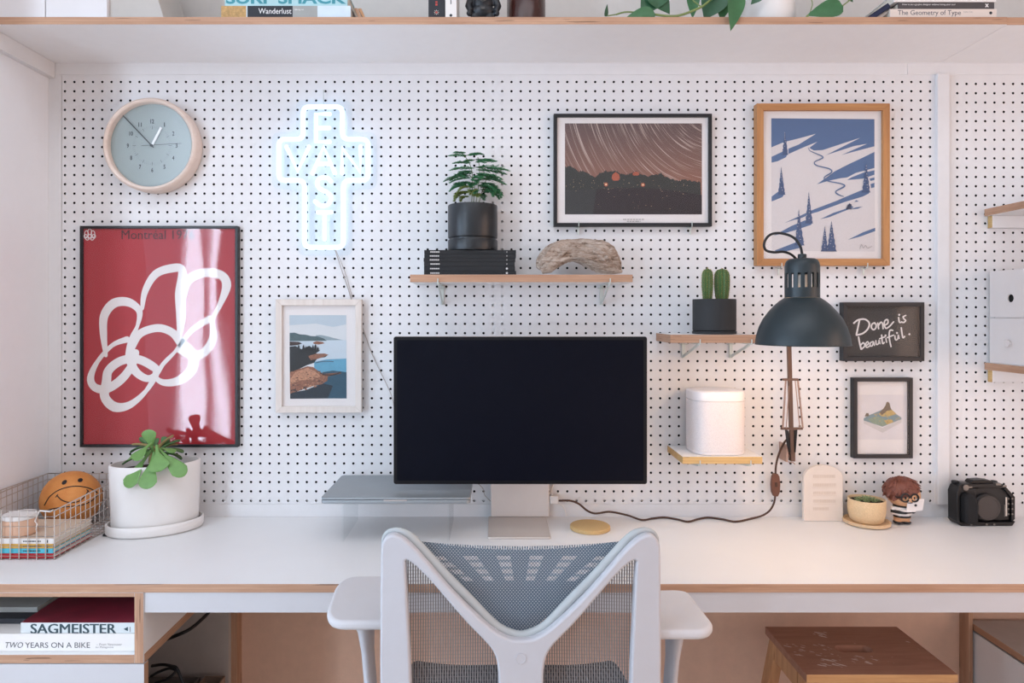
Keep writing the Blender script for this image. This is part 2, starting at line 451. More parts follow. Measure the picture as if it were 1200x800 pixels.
# left open cubby with a drawer below
M['grey_panel'] = plain('grey_cabinet_back', 'b9b0aa', .8, var=.05)
cx1 = XP(168, 1.3985); cz0 = ZP(777, 1.3985); cz1 = DESK-.0182
root = thing('drawer_cabinet', (-1, -.2, 0), 'plywood cubby cabinet under the left end of the desk, holding books', 'cabinet')
mb = MB()
mb.box(xl+.001, cx1-.0185, DY, -.0025, cz1-.0085, cz1, 'soffit', {'-y': 'ply_x'})
mb.box(xl+.001, cx1-.0185, DY, -.0025, cz0, cz0+.0175, 'desk_white', {'-y': 'ply_x', '-z': 'soffit'})
mb.box(cx1-.0183, cx1, DY, -.0025, cz0+.0002, cz1, 'desk_white', {'-y': 'ply_z'})
mb.box(cx1-.0183, cx1+.0003, DY+.004, -.0025, cz0-.001, cz0+.0172, 'ply_y')
mb.box(xl+.001, cx1-.02, -.02, -.003, cz0+.018, cz1-.009, 'grey_panel')
mb.build('body', root, bevel=.0005)
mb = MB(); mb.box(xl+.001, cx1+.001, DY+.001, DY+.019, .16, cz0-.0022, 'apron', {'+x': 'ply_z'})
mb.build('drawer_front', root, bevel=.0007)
mb = MB(); mb.box(xl+.001, cx1+.001, -.02, .019, .02, cz0-.002, 'grey_panel')
mb.box(cx1+.0005, cx1+.0165, -.004, .0335, 0.0, DESK-.02, 'ply_z')
mb.build('back_panel', root, bevel=.0005)

# right pedestal under the desk
root = thing('pedestal_cabinet', (1.6, -.2, 0), 'pale cabinet with dark plywood top standing under the right end of the desk', 'cabinet')
px0, ptz = 1.305, ZP(730, CAMD)
mb = MB(); mb.box(px0, 2.0, -.62, .019, ptz-.0175, ptz, 'grey_panel', {'-x': 'ply_y', '-y': 'ply_x'}); mb.build('top', root, bevel=.0006)
mb = MB(); mb.box(px0+.003, 2.0, -.60, .019, .05, ptz-.024, 'desk_white'); mb.box(px0+.02, 1.99, -.58, .015, 0, .05, 'black')
mb.box(px0+.008, 1.99, -.59, .015, ptz-.0245, ptz-.017, 'black'); mb.build('body', root, bevel=.0008)
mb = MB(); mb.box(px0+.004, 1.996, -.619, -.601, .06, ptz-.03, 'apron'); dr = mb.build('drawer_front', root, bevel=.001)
mb = MB(); mb.lathe([(.009, 0), (.009, .012), (.014, .016), (.014, .022), (.0, .023)], (1.5, -.619, .36), 'black', 16, 'y'); mb.build('knob', dr, smooth=40)
mb = MB(); mb.box(XP(1135.5, 1.86), XP(1140.3, 1.86), -.004, .0335, 0, DESK-.02, 'ply_z'); struct(mb.build('trim_9'))
# ------------------------------------------------------------------ wall clock
M['beech'] = wood('pale_beech_rim', 'dfcabd', 'ebdbd0', 0, .5, 50, 10)
M['dial'] = plain('grey_green_dial', '94a09f', .7, var=.02)
M['ink'] = plain('dark_ink', '23282b', .7, var=.02)
M['ink_grey'] = plain('grey_ink', '5d6667', .7, var=.02)
M['hand_white'] = plain('white_hand', 'e6e9ea', .5, var=.01)
d = 1.816; c = P(174, 168.5, d); R = 55.3*d/F
root = thing('wall_clock', (c.x, 0, c.z), 'round wall clock with pale wooden rim and grey dial', 'clock')
mb = MB()
mb.lathe([(.10, .002), (R*.985, .002), (R, .006), (R, .040), (R-.002, .0455), (R-.006, .0485), (R-.0105, .047), (R-.013, .043), (R-.0135, .028), (R-.0135, .027)], (c.x, 0, c.z), 'beech', 72, 'y', caps=False)
mb.build('rim', root, smooth=40)
mb = MB(); mb.lathe([(R-.012, .024), (R-.012, .0285)], (c.x, 0, c.z), 'dial', 72, 'y')
yd = -.0288; cd = CAMD+yd
nc = Vector((c.x, yd, c.z))
dial = mb.build('dial', root, smooth=40)
mb = MB(); nr = .0655
for h in range(1, 13):
    a = PI/2-h*PI/6; x, z = nc.x+nr*math.cos(a), nc.z+nr*math.sin(a); w = .0052 if h < 10 else .0098
    if h == 1: w = .0028
    if h == 11: w = .0085
    mb = MB(); mb.text(str(h), x-w/2, x+w/2, z-.0058, z+.0058, yd-.0002, 'ink', .0002, bold=.022); mb.build('numeral', dial)
mb = MB()
for k in range(60):
    a = PI/2-k*PI/30; L = (.044, .0525) if k % 5 == 0 else (.047, .0525); w = .0009 if k % 5 == 0 else .00045
    if k % 5 and False: continue
    u = Vector((math.cos(a), 0, math.sin(a))); v = Vector((-u.z, 0, u.x))*w/2
    mb.add([nc+u*L[0]+v, nc+u*L[0]-v, nc+u*L[1]-v, nc+u*L[1]+v], [(0, 1, 2, 3)], 'ink' if k % 5 == 0 else 'ink_grey')
for v in mb.v: v.y -= .0002
mb.build('tick_marks', dial)
def hand(name, x1, y1, w, back, m, yy, w2=None):
    a = Vector((XP(x1, cd)-nc.x, 0, ZP(y1, cd)-nc.z)); L = a.length; a.normalize(); v = Vector((-a.z, 0, a.x))
    mb = MB(); b = nc-a*back; t = nc+a*L; w2 = w2 or w
    q = [b+v*w/2, b-v*w/2, t-v*w2/2, t+v*w2/2]
    for p in q: p.y = yy
    mb.hexa([p+Vector((0, .0008, 0)) for p in q], q, m); return mb
off = Vector((XP(179.5, cd), 0, ZP(170.5, cd)))
nc = Vector((nc.x, yd, nc.z))
hand('hour', 189.5, 149.5, .0062, .002, 'hand_white', yd-.003).build('hour_hand', root)
hand('minute', 145.3, 136.0, .0027, .008, 'ink', yd-.005).build('minute_hand', root)
mb = hand('second', 214, 168.5, .0009, .026, 'ink', yd-.007); mb.lathe([(.0035, .001), (.0035, .0068), (.001, .0072)], nc, 'ink', 16, 'y'); mb.build('second_hand', root)
mb = MB(); mb.lathe([(R-.0135, .0425), (R-.0135, .0435)], (c.x, 0, c.z), 'clock_glass', 64, 'y'); mb.build('glass', root)

# ------------------------------------------------------------------ framed pictures
def picture(name, label, cat, px, py, d, fw, mf, mh=None, mat_px=None, back=.0, glass='glass', mat_m='paper', recess=.006):
    """outer frame rectangle px=(x0,x1), py=(y0,y1) seen at distance d; returns root and the print plane"""
    x0, x1, z0, z1 = XP(px[0], d), XP(px[1], d), ZP(py[1], d), ZP(py[0], d); yf = d-CAMD
    root = thing(name, ((x0+x1)/2, 0, z0), label, cat)
    mb = MB(); mb.frame(x0, x1, z0, z1, fw, yf, -.001-back, mf, mh); mb.build('frame', root, bevel=.0008)
    yp = yf+recess
    mb = MB(); mb.box(x0+fw*.8, x1-fw*.8, yp+.002, -.0012-back, z0+fw*.8, z1-fw*.8, mat_m); mb.build('backing', root)
    if glass:
        mb = MB(); mb.box(x0+fw*.9, x1-fw*.9, yf+.0018, yf+.0028, z0+fw*.9, z1-fw*.9, glass); mb.build('glass', root)
    return root, yp, CAMD+yp
class Art(MB):
    """flat artwork drawn on the print plane; successive shapes are laid a hair in front of each other"""
    def __init__(s, d, conv): super().__init__(); s.d = d; s.conv = conv; s.y = d-CAMD+.0016
    def pt(s, p):
        q = s.conv(p); return (XP(q[0], s.d), ZP(q[1], s.d))
    def shape(s, pts, m, smooth=0):
        q = [s.pt(p) for p in pts]
        if smooth: q = [(v.x, v.y) for v in cr([Vector(a) for a in q], [0]*len(q), True, smooth)[0]]
        s.y -= .00002
        v, f = filled([q], 0)
        return s.add([(a[0], s.y, a[1]) for a in v], f, m)
    def line(s, pts, w, m, closed=False, smooth=5):
        k = s.d/F; c0 = s.conv((0, 0)); c1 = s.conv((1, 0)); k *= (c1[0]-c0[0])
        s.y -= .00002
        return s.stroke([s.pt(p) for p in pts], [a*k for a in w] if isinstance(w, list) else w*k, s.y, m, closed, smooth)
    def dot(s, p, r, m, n=10):
        return s.shape([(p[0]+r*math.cos(2*PI*k/n), p[1]+r*math.sin(2*PI*k/n)) for k in range(n)], m)

# red poster
M['poster_red'] = plain('poster_red_ink', 'a81f2b', .6, var=.02)
M['poster_white'] = plain('poster_white_ink', 'e6e0df', .6, var=.01)
M['poster_text'] = plain('poster_dark_red_ink', '45141a', .6, var=.01)
root, yp, d = picture('framed_poster', 'large red framed poster with white looping ribbons above the succulent', 'poster', (93.3, 278.5), (264.5, 524), 1.845, .0075, 'black', None, glass='acrylic_poster', mat_m='poster_red', recess=.004)
a = Art(d, lambda p: (90+p[0]/2.91, 255+p[1]/2.91))
W = 'poster_white'; wd = lambda L: [v*1.22 for v in L]
a.line([(98, 470), (90, 400), (92, 335), (125, 292), (175, 288), (212, 318), (206, 368), (186, 412), (180, 470), (196, 520), (236, 548), (268, 535), (300, 490), (340, 452)], wd([10, 20, 24, 26, 24, 18, 10, 14, 26, 24, 20, 16, 10, 8]), W)
a.line([(222, 310), (232, 250), (268, 192), (325, 172), (358, 180), (352, 260), (354, 340), (350, 400)], wd([10, 18, 22, 24, 22, 30, 26, 14]), W)
a.line([(362, 270), (378, 215), (430, 188), (490, 195), (510, 232), (486, 300), (462, 350), (464, 410), (430, 462), (385, 466), (348, 452)], wd([16, 24, 24, 24, 26, 14, 10, 22, 24, 20, 16]), W)
a.line([(186, 440), (215, 395), (275, 376), (325, 392), (358, 430), (395, 470), (390, 520), (345, 556), (295, 562), (268, 540), (290, 505), (330, 462), (390, 385), (452, 345)], wd([22, 22, 22, 22, 26, 30, 28, 24, 18, 12, 10, 9, 14, 20]), W)
a.line([(170, 415), (120, 435), (70, 490), (46, 545), (60, 578), (100, 584), (150, 552), (186, 505), (200, 460)], wd([18, 12, 12, 20, 22, 24, 24, 22, 20]), W)
a.line([(100, 560), (108, 520), (150, 488), (205, 482), (255, 505), (270, 528), (236, 590), (180, 638), (128, 645), (94, 610)], wd([26, 24, 24, 24, 24, 20, 12, 20, 28, 26]), W, True)
# small rosette emblem in the corner and the heading
for k, (ox, oz) in enumerate([(-11, -4), (0, -10), (11, -4)]):
    a.line([(43+ox-5, 70), (43+ox-6, 55+oz), (43+ox, 48+oz), (43+ox+6, 55+oz), (43+ox+5, 70)], 2.6, W, False)
for ox, oz in ((-14, 66), (0, 66), (14, 66), (-8, 73), (8, 73)):
    a.line([(43+ox+6*math.cos(2*PI*k/10), oz-3+6*math.sin(2*PI*k/10)) for k in range(10)], 2.4, W, True, 2)
x0, z1 = a.pt((152, 42)); x1, z0 = a.pt((400, 73))
pr_ = a.build('print', root)
mb = MB(); mb.text('Montréal 1976', x0, x1, z0, z1, a.y-.0003, 'poster_text', .0001); mb.build('heading', pr_)

# coast photograph
root, yp, d = picture('framed_photo', 'whitewashed wooden frame with a rocky coast photograph, beside the monitor', 'picture', (323, 423.5), (350.5, 483.5), 1.838, .0165, 'white_wood', 'white_wood', recess=.007, back=.006)
M['sea_sky'] = plain('print_pale_sky', 'b9c6cf', .6, var=.03); M['sea_haze'] = plain('print_haze', 'd3d6d8', .6, var=.03)
M['sea_pale'] = plain('print_pale_water', 'c3cfd8', .6, var=.03); M['sea_mid'] = plain('print_blue_water', '5e9db8', .6, var=.1, vs=60)
M['sea_deep'] = plain('print_deep_water', '1f4a5e', .6, var=.2, vs=80); M['sea_dark'] = plain('print_dark_water', '12222e', .6, var=.3, vs=80)
M['hill'] = plain('print_hills', '4a5f62', .6, var=.15, vs=120); M['hill_far'] = plain('print_far_hills', '8d9da3', .6, var=.1, vs=120)
M['pine'] = plain('print_pines', '191b1d', .6, var=.5, vs=300); M['rock'] = plain('print_rocks', '8a5a43', .6, var=.5, vs=250)
M['rock_lit'] = plain('print_lit_rocks', 'b98566', .6, var=.4, vs=250); M['rock_dark'] = plain('print_dark_rocks', '3b2823', .6, var=.5, vs=250)
a = Art(d, lambda p: (310+p[0]/5, 340+p[1]/5))
a.shape([(145, 146), (478, 146), (480, 634), (149, 636)], 'sea_haze'); a.shape([(145, 146), (478, 146), (478, 200), (400, 215), (300, 195), (145, 205)], 'sea_sky')
a.shape([(146, 292), (479, 292), (479, 420), (146, 420)], 'sea_pale')
a.shape([(300, 264), (330, 262), (370, 270), (410, 281), (460, 292), (300, 294)], 'hill_far')
a.shape([(146, 250), (175, 248), (205, 258), (240, 260), (270, 268), (310, 270), (345, 282), (365, 296), (146, 298)], 'hill')
a.shape([(146, 300), (200, 302), (220, 312), (190, 322), (146, 326)], 'rock_dark'); a.shape([(283, 306), (305, 298), (340, 303), (352, 311), (315, 318), (287, 314)], 'rock')
a.shape([(290, 420), (360, 405), (479, 400), (480, 634), (290, 634)], 'sea_mid'); a.shape([(340, 480), (400, 470), (480, 480), (480, 634), (290, 634)], 'sea_deep')
a.shape([(149, 600), (240, 585), (340, 545), (400, 560), (370, 634), (149, 636)], 'sea_dark')
a.shape([(146, 330), (180, 326), (215, 345), (250, 330), (262, 325), (290, 345), (325, 352), (300, 370), (340, 375), (372, 378), (355, 392), (310, 398), (290, 425), (250, 438), (200, 462), (147, 480)], 'pine')
a.shape([(255, 385), (300, 372), (350, 370), (375, 378), (345, 390), (310, 402), (270, 410)], 'rock')
a.shape([(147, 480), (200, 462), (250, 445), (285, 450), (310, 470), (345, 490), (440, 482), (450, 488), (370, 505), (368, 530), (330, 552), (285, 560), (240, 575), (200, 590), (148, 606)], 'rock')
a.shape([(180, 480), (250, 455), (290, 470), (330, 505), (280, 520), (200, 530), (150, 550), (150, 520)], 'rock_lit')
for k in range(26):
    x, y = 155+random.random()*190, 545+random.random()*40-(0)
    y = 600-(x-150)*.28+random.uniform(-14, 6); w = random.uniform(4, 10)
    a.shape([(x-w, y+4), (x-w*.4, y-w*.9), (x+w*.5, y-w*.6), (x+w, y+4)], random.choice(['rock_dark', 'rock_dark', 'rock_lit', 'rock']))
for k in range(70):
    x = random.uniform(152, 350); y = random.uniform(470, 560)
    if y > 600-(x-150)*.30 or y < 452+abs(x-250)*.25: continue
    w = random.uniform(3, 9); a.shape([(x-w, y+2), (x-w*.3, y-w*.45), (x+w, y-w*.2), (x+w*.5, y+w*.4)], random.choice(['rock', 'rock_lit', 'rock_lit', 'rock_dark']))
for k in range(9):
    x, y = 200+k*14, 350+random.uniform(-14, 18); a.shape([(x-7, y+12), (x-5, y-8), (x, y-22+random.uniform(-6, 6)), (x+6, y-7), (x+7, y+12)], 'pine')
a.line([(300, 425), (350, 416), (405, 418)], 3, 'rock_dark'); a.line([(340, 492), (400, 496), (448, 478)], 6, 'rock_dark')
a.build('photo_print', root)

# star trail photograph
root, yp, d = picture('framed_photo', 'black framed photograph of star trails over dark farmland, top centre', 'picture', (649, 834.5), (133, 265), 1.845, .0092, 'black', recess=.005)
t = NT('star_trail_sky'); v = t.coord()
sp = t.n('ShaderNodeSeparateXYZ'); t.link(v, sp.inputs[0])
oc = ORI[root.name]; CX, CZ = XP(846, d)-oc.x, ZP(104, d)-oc.z
dx = t.math('SUBTRACT', sp.outputs[0], CX); dz = t.math('SUBTRACT', sp.outputs[2], CZ)
rr = t.math('SQRT', t.math('ADD', t.math('MULTIPLY', dx, dx), t.math('MULTIPLY', dz, dz))); an = t.math('ARCTAN2', dz, dx)
cb = t.n('ShaderNodeCombineXYZ'); t.link(t.math('MULTIPLY', rr, 330.0), cb.inputs[0]); t.link(t.math('MULTIPLY', an, 1.6), cb.inputs[1])
n = t.noise(cb.outputs[0], 1.0, 2, .6)
k = t.ramp(n, [(.55, (0, 0, 0, 1)), (.70, (1, 1, 1, 1))])
hz = t.math('MULTIPLY_ADD', sp.outputs[2], 1/.27, -.12, clamp=True)
sky = t.ramp(hz, [(.18, lin('8f5a45')), (.5, lin('7a574c')), (1, lin('584a4b'))])
t.bsdf(t.mix(t.math('MULTIPLY', k, .8), sky, lin('d6c2b6')), .6)
M['star_sky'] = t.m
M['night_hill'] = plain('print_night_trees', '2b2d2b', .6, var=.15, vs=120); M['night_field'] = plain('print_night_field', '2f3031', .6, var=.2, vs=90)
M['night_roof'] = plain('print_dark_roof', '241a20', .6, var=.12); M['ember'] = plain('print_red_lights', 'a5543c', .6, var=.2, vs=300); M['spark'] = plain('print_light_specks', 'e8c89c', .6)
a = Art(d, lambda p: (640+p[0]/5.335, 125+p[1]/5.333))
a.shape([(118, 103), (975, 103), (975, 672), (118, 672)], 'star_sky')
tr = [(118, 378), (150, 372), (180, 385), (200, 405), (230, 398), (270, 420), (305, 440), (340, 412), (375, 402), (410, 408), (436, 400), (462, 415), (500, 425), (530, 418), (562, 400), (585, 420), (640, 432), (690, 425), (715, 412), (740, 435), (780, 450), (830, 462), (870, 455), (920, 468), (975, 470)]
rg = []
for i in range(len(tr)-1):
    for j in range(6):
        q = j/6; rg.append((tr[i][0]*(1-q)+tr[i+1][0]*q, tr[i][1]*(1-q)+tr[i+1][1]*q+random.uniform(-6, 5)))
a.shape(rg+[(975, 672), (118, 672)], 'night_hill'); a.shape([(118, 520), (310, 515), (295, 672), (118, 672)], 'night_field')
a.shape([(316, 515), (420, 508), (600, 507), (740, 515), (975, 550), (975, 672), (293, 672)], 'night_roof')
for p, w, h in (((436, 437), 26, 30), ((562, 418), 22, 14)): a.shape([(p[0]-w, p[1]+h*.3), (p[0]-w*.8, p[1]-h*.5), (p[0], p[1]-h), (p[0]+w*.8, p[1]-h*.5), (p[0]+w, p[1]+h*.3), (p[0]+w*.6, p[1]+h*.8), (p[0]-w*.6, p[1]+h*.8)], 'ember')
for p in ((375, 485), (606, 487)): a.dot(p, 13, 'ember'); a.dot(p, 6, 'spark')
for k in range(90):
    p = (random.uniform(125, 970), random.uniform(455, 530)) if k < 62 else (random.uniform(300, 900), random.uniform(500, 650))
    a.dot(p, random.uniform(.8, 2.0), 'spark', 5)
M['grey_print'] = plain('grey_print', '8f8886', .7)
for y, x0, x1 in ((704, 480, 612), (716, 505, 590)):
    x = x0
    while x < x1:
        w = random.uniform(8, 26); a.shape([(x, y-2.2), (min(x+w, x1), y-2.2), (min(x+w, x1), y+2.2), (x, y+2.2)], 'grey_print'); x += w+5
a.build('photo_print', root)

# ski slope print
root, yp, d = picture('framed_print', 'oak framed blue and white ski slope print behind the black lamp', 'picture', (887, 1043), (121, 311), 1.84, .0185, 'oak', 'oak_h', recess=.008)
M['ski_blue'] = plain('print_slate_blue', '566e94', .75, var=.1, vs=500); M['ski_snow'] = plain('print_snow', 'd6d0d0', .8, var=.035, vs=300); M['ski_tree'] = plain('print_tree_blue', '46587c', .75, var=.35, vs=400); M['ski_ink'] = plain('print_dark_ink', '3b4660', .7)
a = Art(d, lambda p: (880+p[0]/3.81, 110+p[1]/3.81)); B = 'ski_blue'
a.shape([(92, 108), (553, 112), (555, 703), (94, 700)], 'ski_snow')
a.shape([(92, 108), (553, 112), (553, 233), (405, 272), (520, 222), (462, 232), (335, 273), (490, 195), (395, 226), (322, 250), (282, 252), (262, 240), (298, 213), (240, 236), (168, 268), (168, 244), (215, 225), (292, 177), (215, 198), (150, 214), (92, 238)], B)
a.shape([(553, 258), (500, 284), (440, 312), (375, 345), (345, 368), (295, 403), (345, 388), (400, 376), (432, 372), (470, 352), (553, 330)], B)
a.shape([(553, 340), (500, 352), (450, 372), (430, 384), (500, 378), (553, 360)], B); a.shape([(553, 372), (530, 378), (535, 388), (553, 384)], B); a.shape([(553, 396), (535, 402), (538, 420), (553, 416)], B)
a.shape([(150, 576), (280, 516), (380, 478), (450, 448), (498, 428), (532, 432), (528, 444), (500, 458), (420, 482), (300, 526), (278, 532), (215, 558), (200, 560)], B)
for sh in ([(93, 280), (140, 258), (166, 262), (158, 282), (120, 300), (93, 306)], [(93, 458), (122, 436), (155, 438), (142, 460), (93, 480)], [(102, 632), (180, 590), (242, 564), (278, 566), (270, 584), (205, 606), (150, 622)], [(108, 698), (196, 664), (240, 656), (224, 686), (150, 704), (110, 703)], [(310, 559), (370, 530), (425, 512), (450, 498), (460, 506), (420, 522), (350, 550)], [(440, 516), (470, 506), (500, 502), (480, 512)], [(434, 651), (500, 618), (556, 597), (556, 612), (490, 636)]): a.shape(sh, B)
for x, y0, x0, x1, y1 in ((153, 160, 138, 168, 272), (136, 324, 120, 155, 450), (259, 436, 242, 278, 578), (214, 514, 194, 240, 676), (331, 588, 312, 346, 703), (360, 566, 338, 384, 703), (515, 306, 494, 534, 440)):
    L = []; Rr = []
    for k in range(12):
        q = k/11; ww = .5*(x1-x0)*q*(1 if k % 2 else .8); L.append((x-ww+((x0+x1)/2-x)*q, y0+(y1-y0)*q)); Rr.append((x+ww+((x0+x1)/2-x)*q, y0+(y1-y0)*q))
    a.shape(L+Rr[::-1], 'ski_tree')
    for k in range(9):
        q = .12+.09*k; xx = x+random.uniform(-14, 10)*q; a.shape([(xx-2, y0+(y1-y0)*q), (xx+1, y0+(y1-y0)*q-3), (xx+3, y0+(y1-y0)*q+1)], 'ski_snow')
a.line([(257, 240), (264, 254), (296, 268), (322, 284), (284, 304), (296, 320), (350, 334), (360, 350), (328, 372), (342, 388), (400, 400), (418, 412), (380, 434), (388, 448), (414, 458)], [2, 3, 4, 6, 4, 5, 5, 6, 5, 5, 5, 7, 5, 6, 3], B)
a.shape([(424, 514), (432, 496), (440, 488), (450, 494), (444, 508), (452, 514)], 'ski_ink'); a.shape([(462, 482), (470, 474), (482, 480)], B)
a.line([(486, 692), (494, 672), (502, 688), (512, 676), (520, 688), (540, 680)], 1.6, 'grey_print')
a.build('art_print', root)

# hand lettered black print
root, yp, d = picture('framed_print', 'black framed chalk style lettering print hanging beside the lamp shade', 'picture', (988.3, 1083.5), (354, 423), 1.842, .0115, 'black', mat_m='black', recess=.01)
M['chalkboard'] = plain('print_charcoal', '3c3836', .7, var=.05); M['chalk'] = plain('print_chalk_white', 'e4dedb', .8, var=.03)
a = Art(d, lambda p: (980+p[0]/4, 345+p[1]/4)); Wc = 'chalk'
a.shape([(50, 52), (404, 52), (404, 295), (50, 295)], 'chalkboard')
for pts, w in (
  ([(110, 122), (104, 150), (96, 188)], 8), ([(84, 134), (104, 119), (136, 116), (156, 134), (150, 160), (126, 182), (97, 190)], 8),
  ([(182, 132), (170, 138), (166, 154), (176, 165), (187, 156), (188, 140), (178, 134)], 7), ([(196, 134), (200, 160)], 7), ([(199, 146), (210, 130), (218, 136), (221, 160)], 7),
  ([(228, 144), (243, 134), (242, 118), (230, 122), (226, 140), (234, 158), (250, 150), (270, 128)], 7),
  ([(294, 108), (297, 128), (304, 131)], 7), ([(327, 98), (315, 105), (319, 114), (327, 122), (317, 131), (307, 128)], 7),
  ([(106, 200), (111, 228), (118, 256)], 8), ([(113, 240), (128, 226), (135, 240), (120, 256)], 7), ([(141, 240), (153, 230), (148, 221), (140, 230), (143, 248), (157, 242)], 6),
  ([(174, 220), (162, 226), (160, 240), (170, 240), (176, 222), (180, 238)], 6), ([(187, 216), (189, 234), (199, 230), (202, 213), (206, 230)], 6),
  ([(214, 190), (218, 228), (226, 225)], 7), ([(204, 207), (230, 198)], 6), ([(234, 206), (237, 224)], 6),
  ([(266, 168), (253, 168), (249, 190), (252, 218), (258, 244)], 7), ([(240, 202), (270, 190)], 6), ([(276, 194), (279, 212), (289, 208), (292, 189), (296, 206)], 6), ([(306, 156), (309, 180), (314, 202), (322, 196)], 7)):
    a.line(pts, w, Wc)
for p in ((296, 95), (232, 192), (286, 180), (344, 186)): a.dot(p, 5, Wc)
a.build('art_print', root)

# small mountain print
root, yp, d = picture('framed_print', 'small black framed print of a floating mountain island, lowest picture on the right', 'picture', (1000.5, 1070), (442.5, 537), 1.845, .0105, 'black', recess=.008)
M['isl_green'] = plain('print_meadow', '8d9a86', .7, var=.25, vs=300); M['isl_gold'] = plain('print_gold_slope', 'c0a368', .7, var=.2, vs=300); M['isl_rock'] = plain('print_peak', '7b6a58', .7, var=.25, vs=400); M['isl_blue'] = plain('print_blue_grey', '7f9296', .7, var=.15, vs=300); M['isl_slab'] = plain('print_pale_slab', 'c9c3c1', .7); M['isl_tint'] = plain('print_tint', 'dbd5d6', .8)
a = Art(d, lambda p: (980+p[0]/4, 345+p[1]/4))
a.shape([(104, 470), (335, 470), (335, 680), (104, 680)], 'isl_tint')
a.shape([(130, 582), (218, 625), (307, 580), (307, 600), (218, 648), (130, 604)], 'isl_slab')
a.shape([(130, 580), (150, 568), (205, 545), (235, 530), (262, 548), (307, 576), (307, 584), (262, 602), (218, 620), (170, 604), (130, 590)], 'isl_blue')
a.shape([(150, 585), (190, 570), (230, 585), (250, 605), (218, 618), (170, 602)], 'isl_green'); a.shape([(200, 560), (226, 535), (262, 540), (285, 560), (250, 570), (215, 572)], 'isl_gold'); a.shape([(225, 590), (262, 585), (270, 598), (240, 610)], 'isl_gold')
a.shape([(205, 552), (222, 535), (232, 520), (236, 506), (244, 502), (252, 510), (256, 530), (262, 542), (240, 545), (228, 556), (214, 566)], 'isl_rock')
a.shape([(134, 572), (142, 556), (152, 556), (156, 570)], 'isl_rock')
for k in range(14): a.shape([(x := random.uniform(160, 290), y := random.uniform(560, 600)), (x+7, y-3), (x+12, y+2)], random.choice(['isl_gold', 'isl_green', 'isl_rock']))
a.build('art_print', root)

# picture hooks that carry the frames
hk = None
def hook(px, py, d0, up, label):
    """wire hook: two prongs into the board and an upturned tip in front of the frame"""
    x = XP(px, CAMD); z = ZP(py, CAMD); yf = d0-CAMD
    root = thing('picture_hook', (x, 0, z), label, 'hook', 'wire picture hooks under the frames')
    mb = MB(); mb.tube([(x-.006, .004, z), (x-.006, -.006, z), (x-.004, -.008, z-.001), (x+.004, -.008, z-.001), (x+.006, -.006, z), (x+.006, .004, z)], .0012, 'zinc', 6)
    mb.tube([(x, -.008, z-.014), (x, -.008, z-.002), (x, yf-.003, z-.0015), (x, yf-.0045, z+.002), (x, yf-.0045, z+up)], .0013, 'zinc', 6)
    mb.box(x-.0022, x+.0022, -.0095, -.007, z-.02, z-.002, 'zinc')
    mb.build('wire', root, smooth=40)
for px, py, dd, up, lb in ((677, 266.5, 1.845, .014, 'wire hook under the star trail photograph, its left one'), (808, 266.5, 1.845, .014, 'wire hook under the star trail photograph, its right one'), (911, 314, 1.84, .012, 'wire hook under the oak framed ski print, beside the lamp neck'), (1010, 314, 1.84, .012, 'wire hook under the oak framed ski print, far from the lamp')):
    hook(px, py, dd, up, lb)
# ------------------------------------------------------------------ neon sign
M['neon'] = emit('white_neon', 'c6e2ff', 1.9)
M['neon_back'] = plain('neon_silicone_back', 'e6edf2', .5)
yn = -.026; dn = CAMD+yn
N = lambda p: (XP(310+p[0]/3.807, dn), yn, ZP(100+p[1]/3.807, dn))
root = thing('neon_sign', (XP(380, CAMD), 0, ZP(293, CAMD)), 'glowing white cross shaped neon sign reading East Van', 'neon sign')
px = [(172, 96), (348, 96), (348, 240), (462, 240), (462, 424), (352, 424), (352, 722), (178, 722), (178, 424), (64, 424), (64, 240), (172, 240)]
out = rounded([N(p)[::2] for p in px], .0175, 6)
mb = MB(); mb.tube([(x, yn, z) for x, z in out], .0068, 'neon', 10, True); mb.build('outline_tube', root, smooth=60)
def letter(name, *strokes):
    mb = MB()
    for s_ in strokes:
        pts = [N(p) for p in s_]
        if len(s_) > 4: pts = curve(pts, 4)
        mb.tube(pts, .0062, 'neon', 8)
        for q in (pts[0], pts[-1]): mb.ball(q, .0062, 'neon', 8, 6)
    mb.build(name, root, smooth=60)
letter('letter', [(290, 128), (230, 128), (230, 252), (290, 252)], [(230, 190), (288, 190)])
letter('letter', [(98, 274), (148, 382), (198, 274)])
letter('letter', [(214, 392), (264, 274), (314, 392)], [(234, 350), (294, 350)])
letter('letter', [(346, 392), (346, 278), (428, 388), (428, 274)])
letter('letter', [(296, 428), (278, 412), (248, 414), (234, 434), (246, 460), (280, 478), (296, 500), (284, 530), (252, 536), (226, 518)])
letter('letter', [(238, 566), (298, 566)], [(268, 566), (268, 686)])
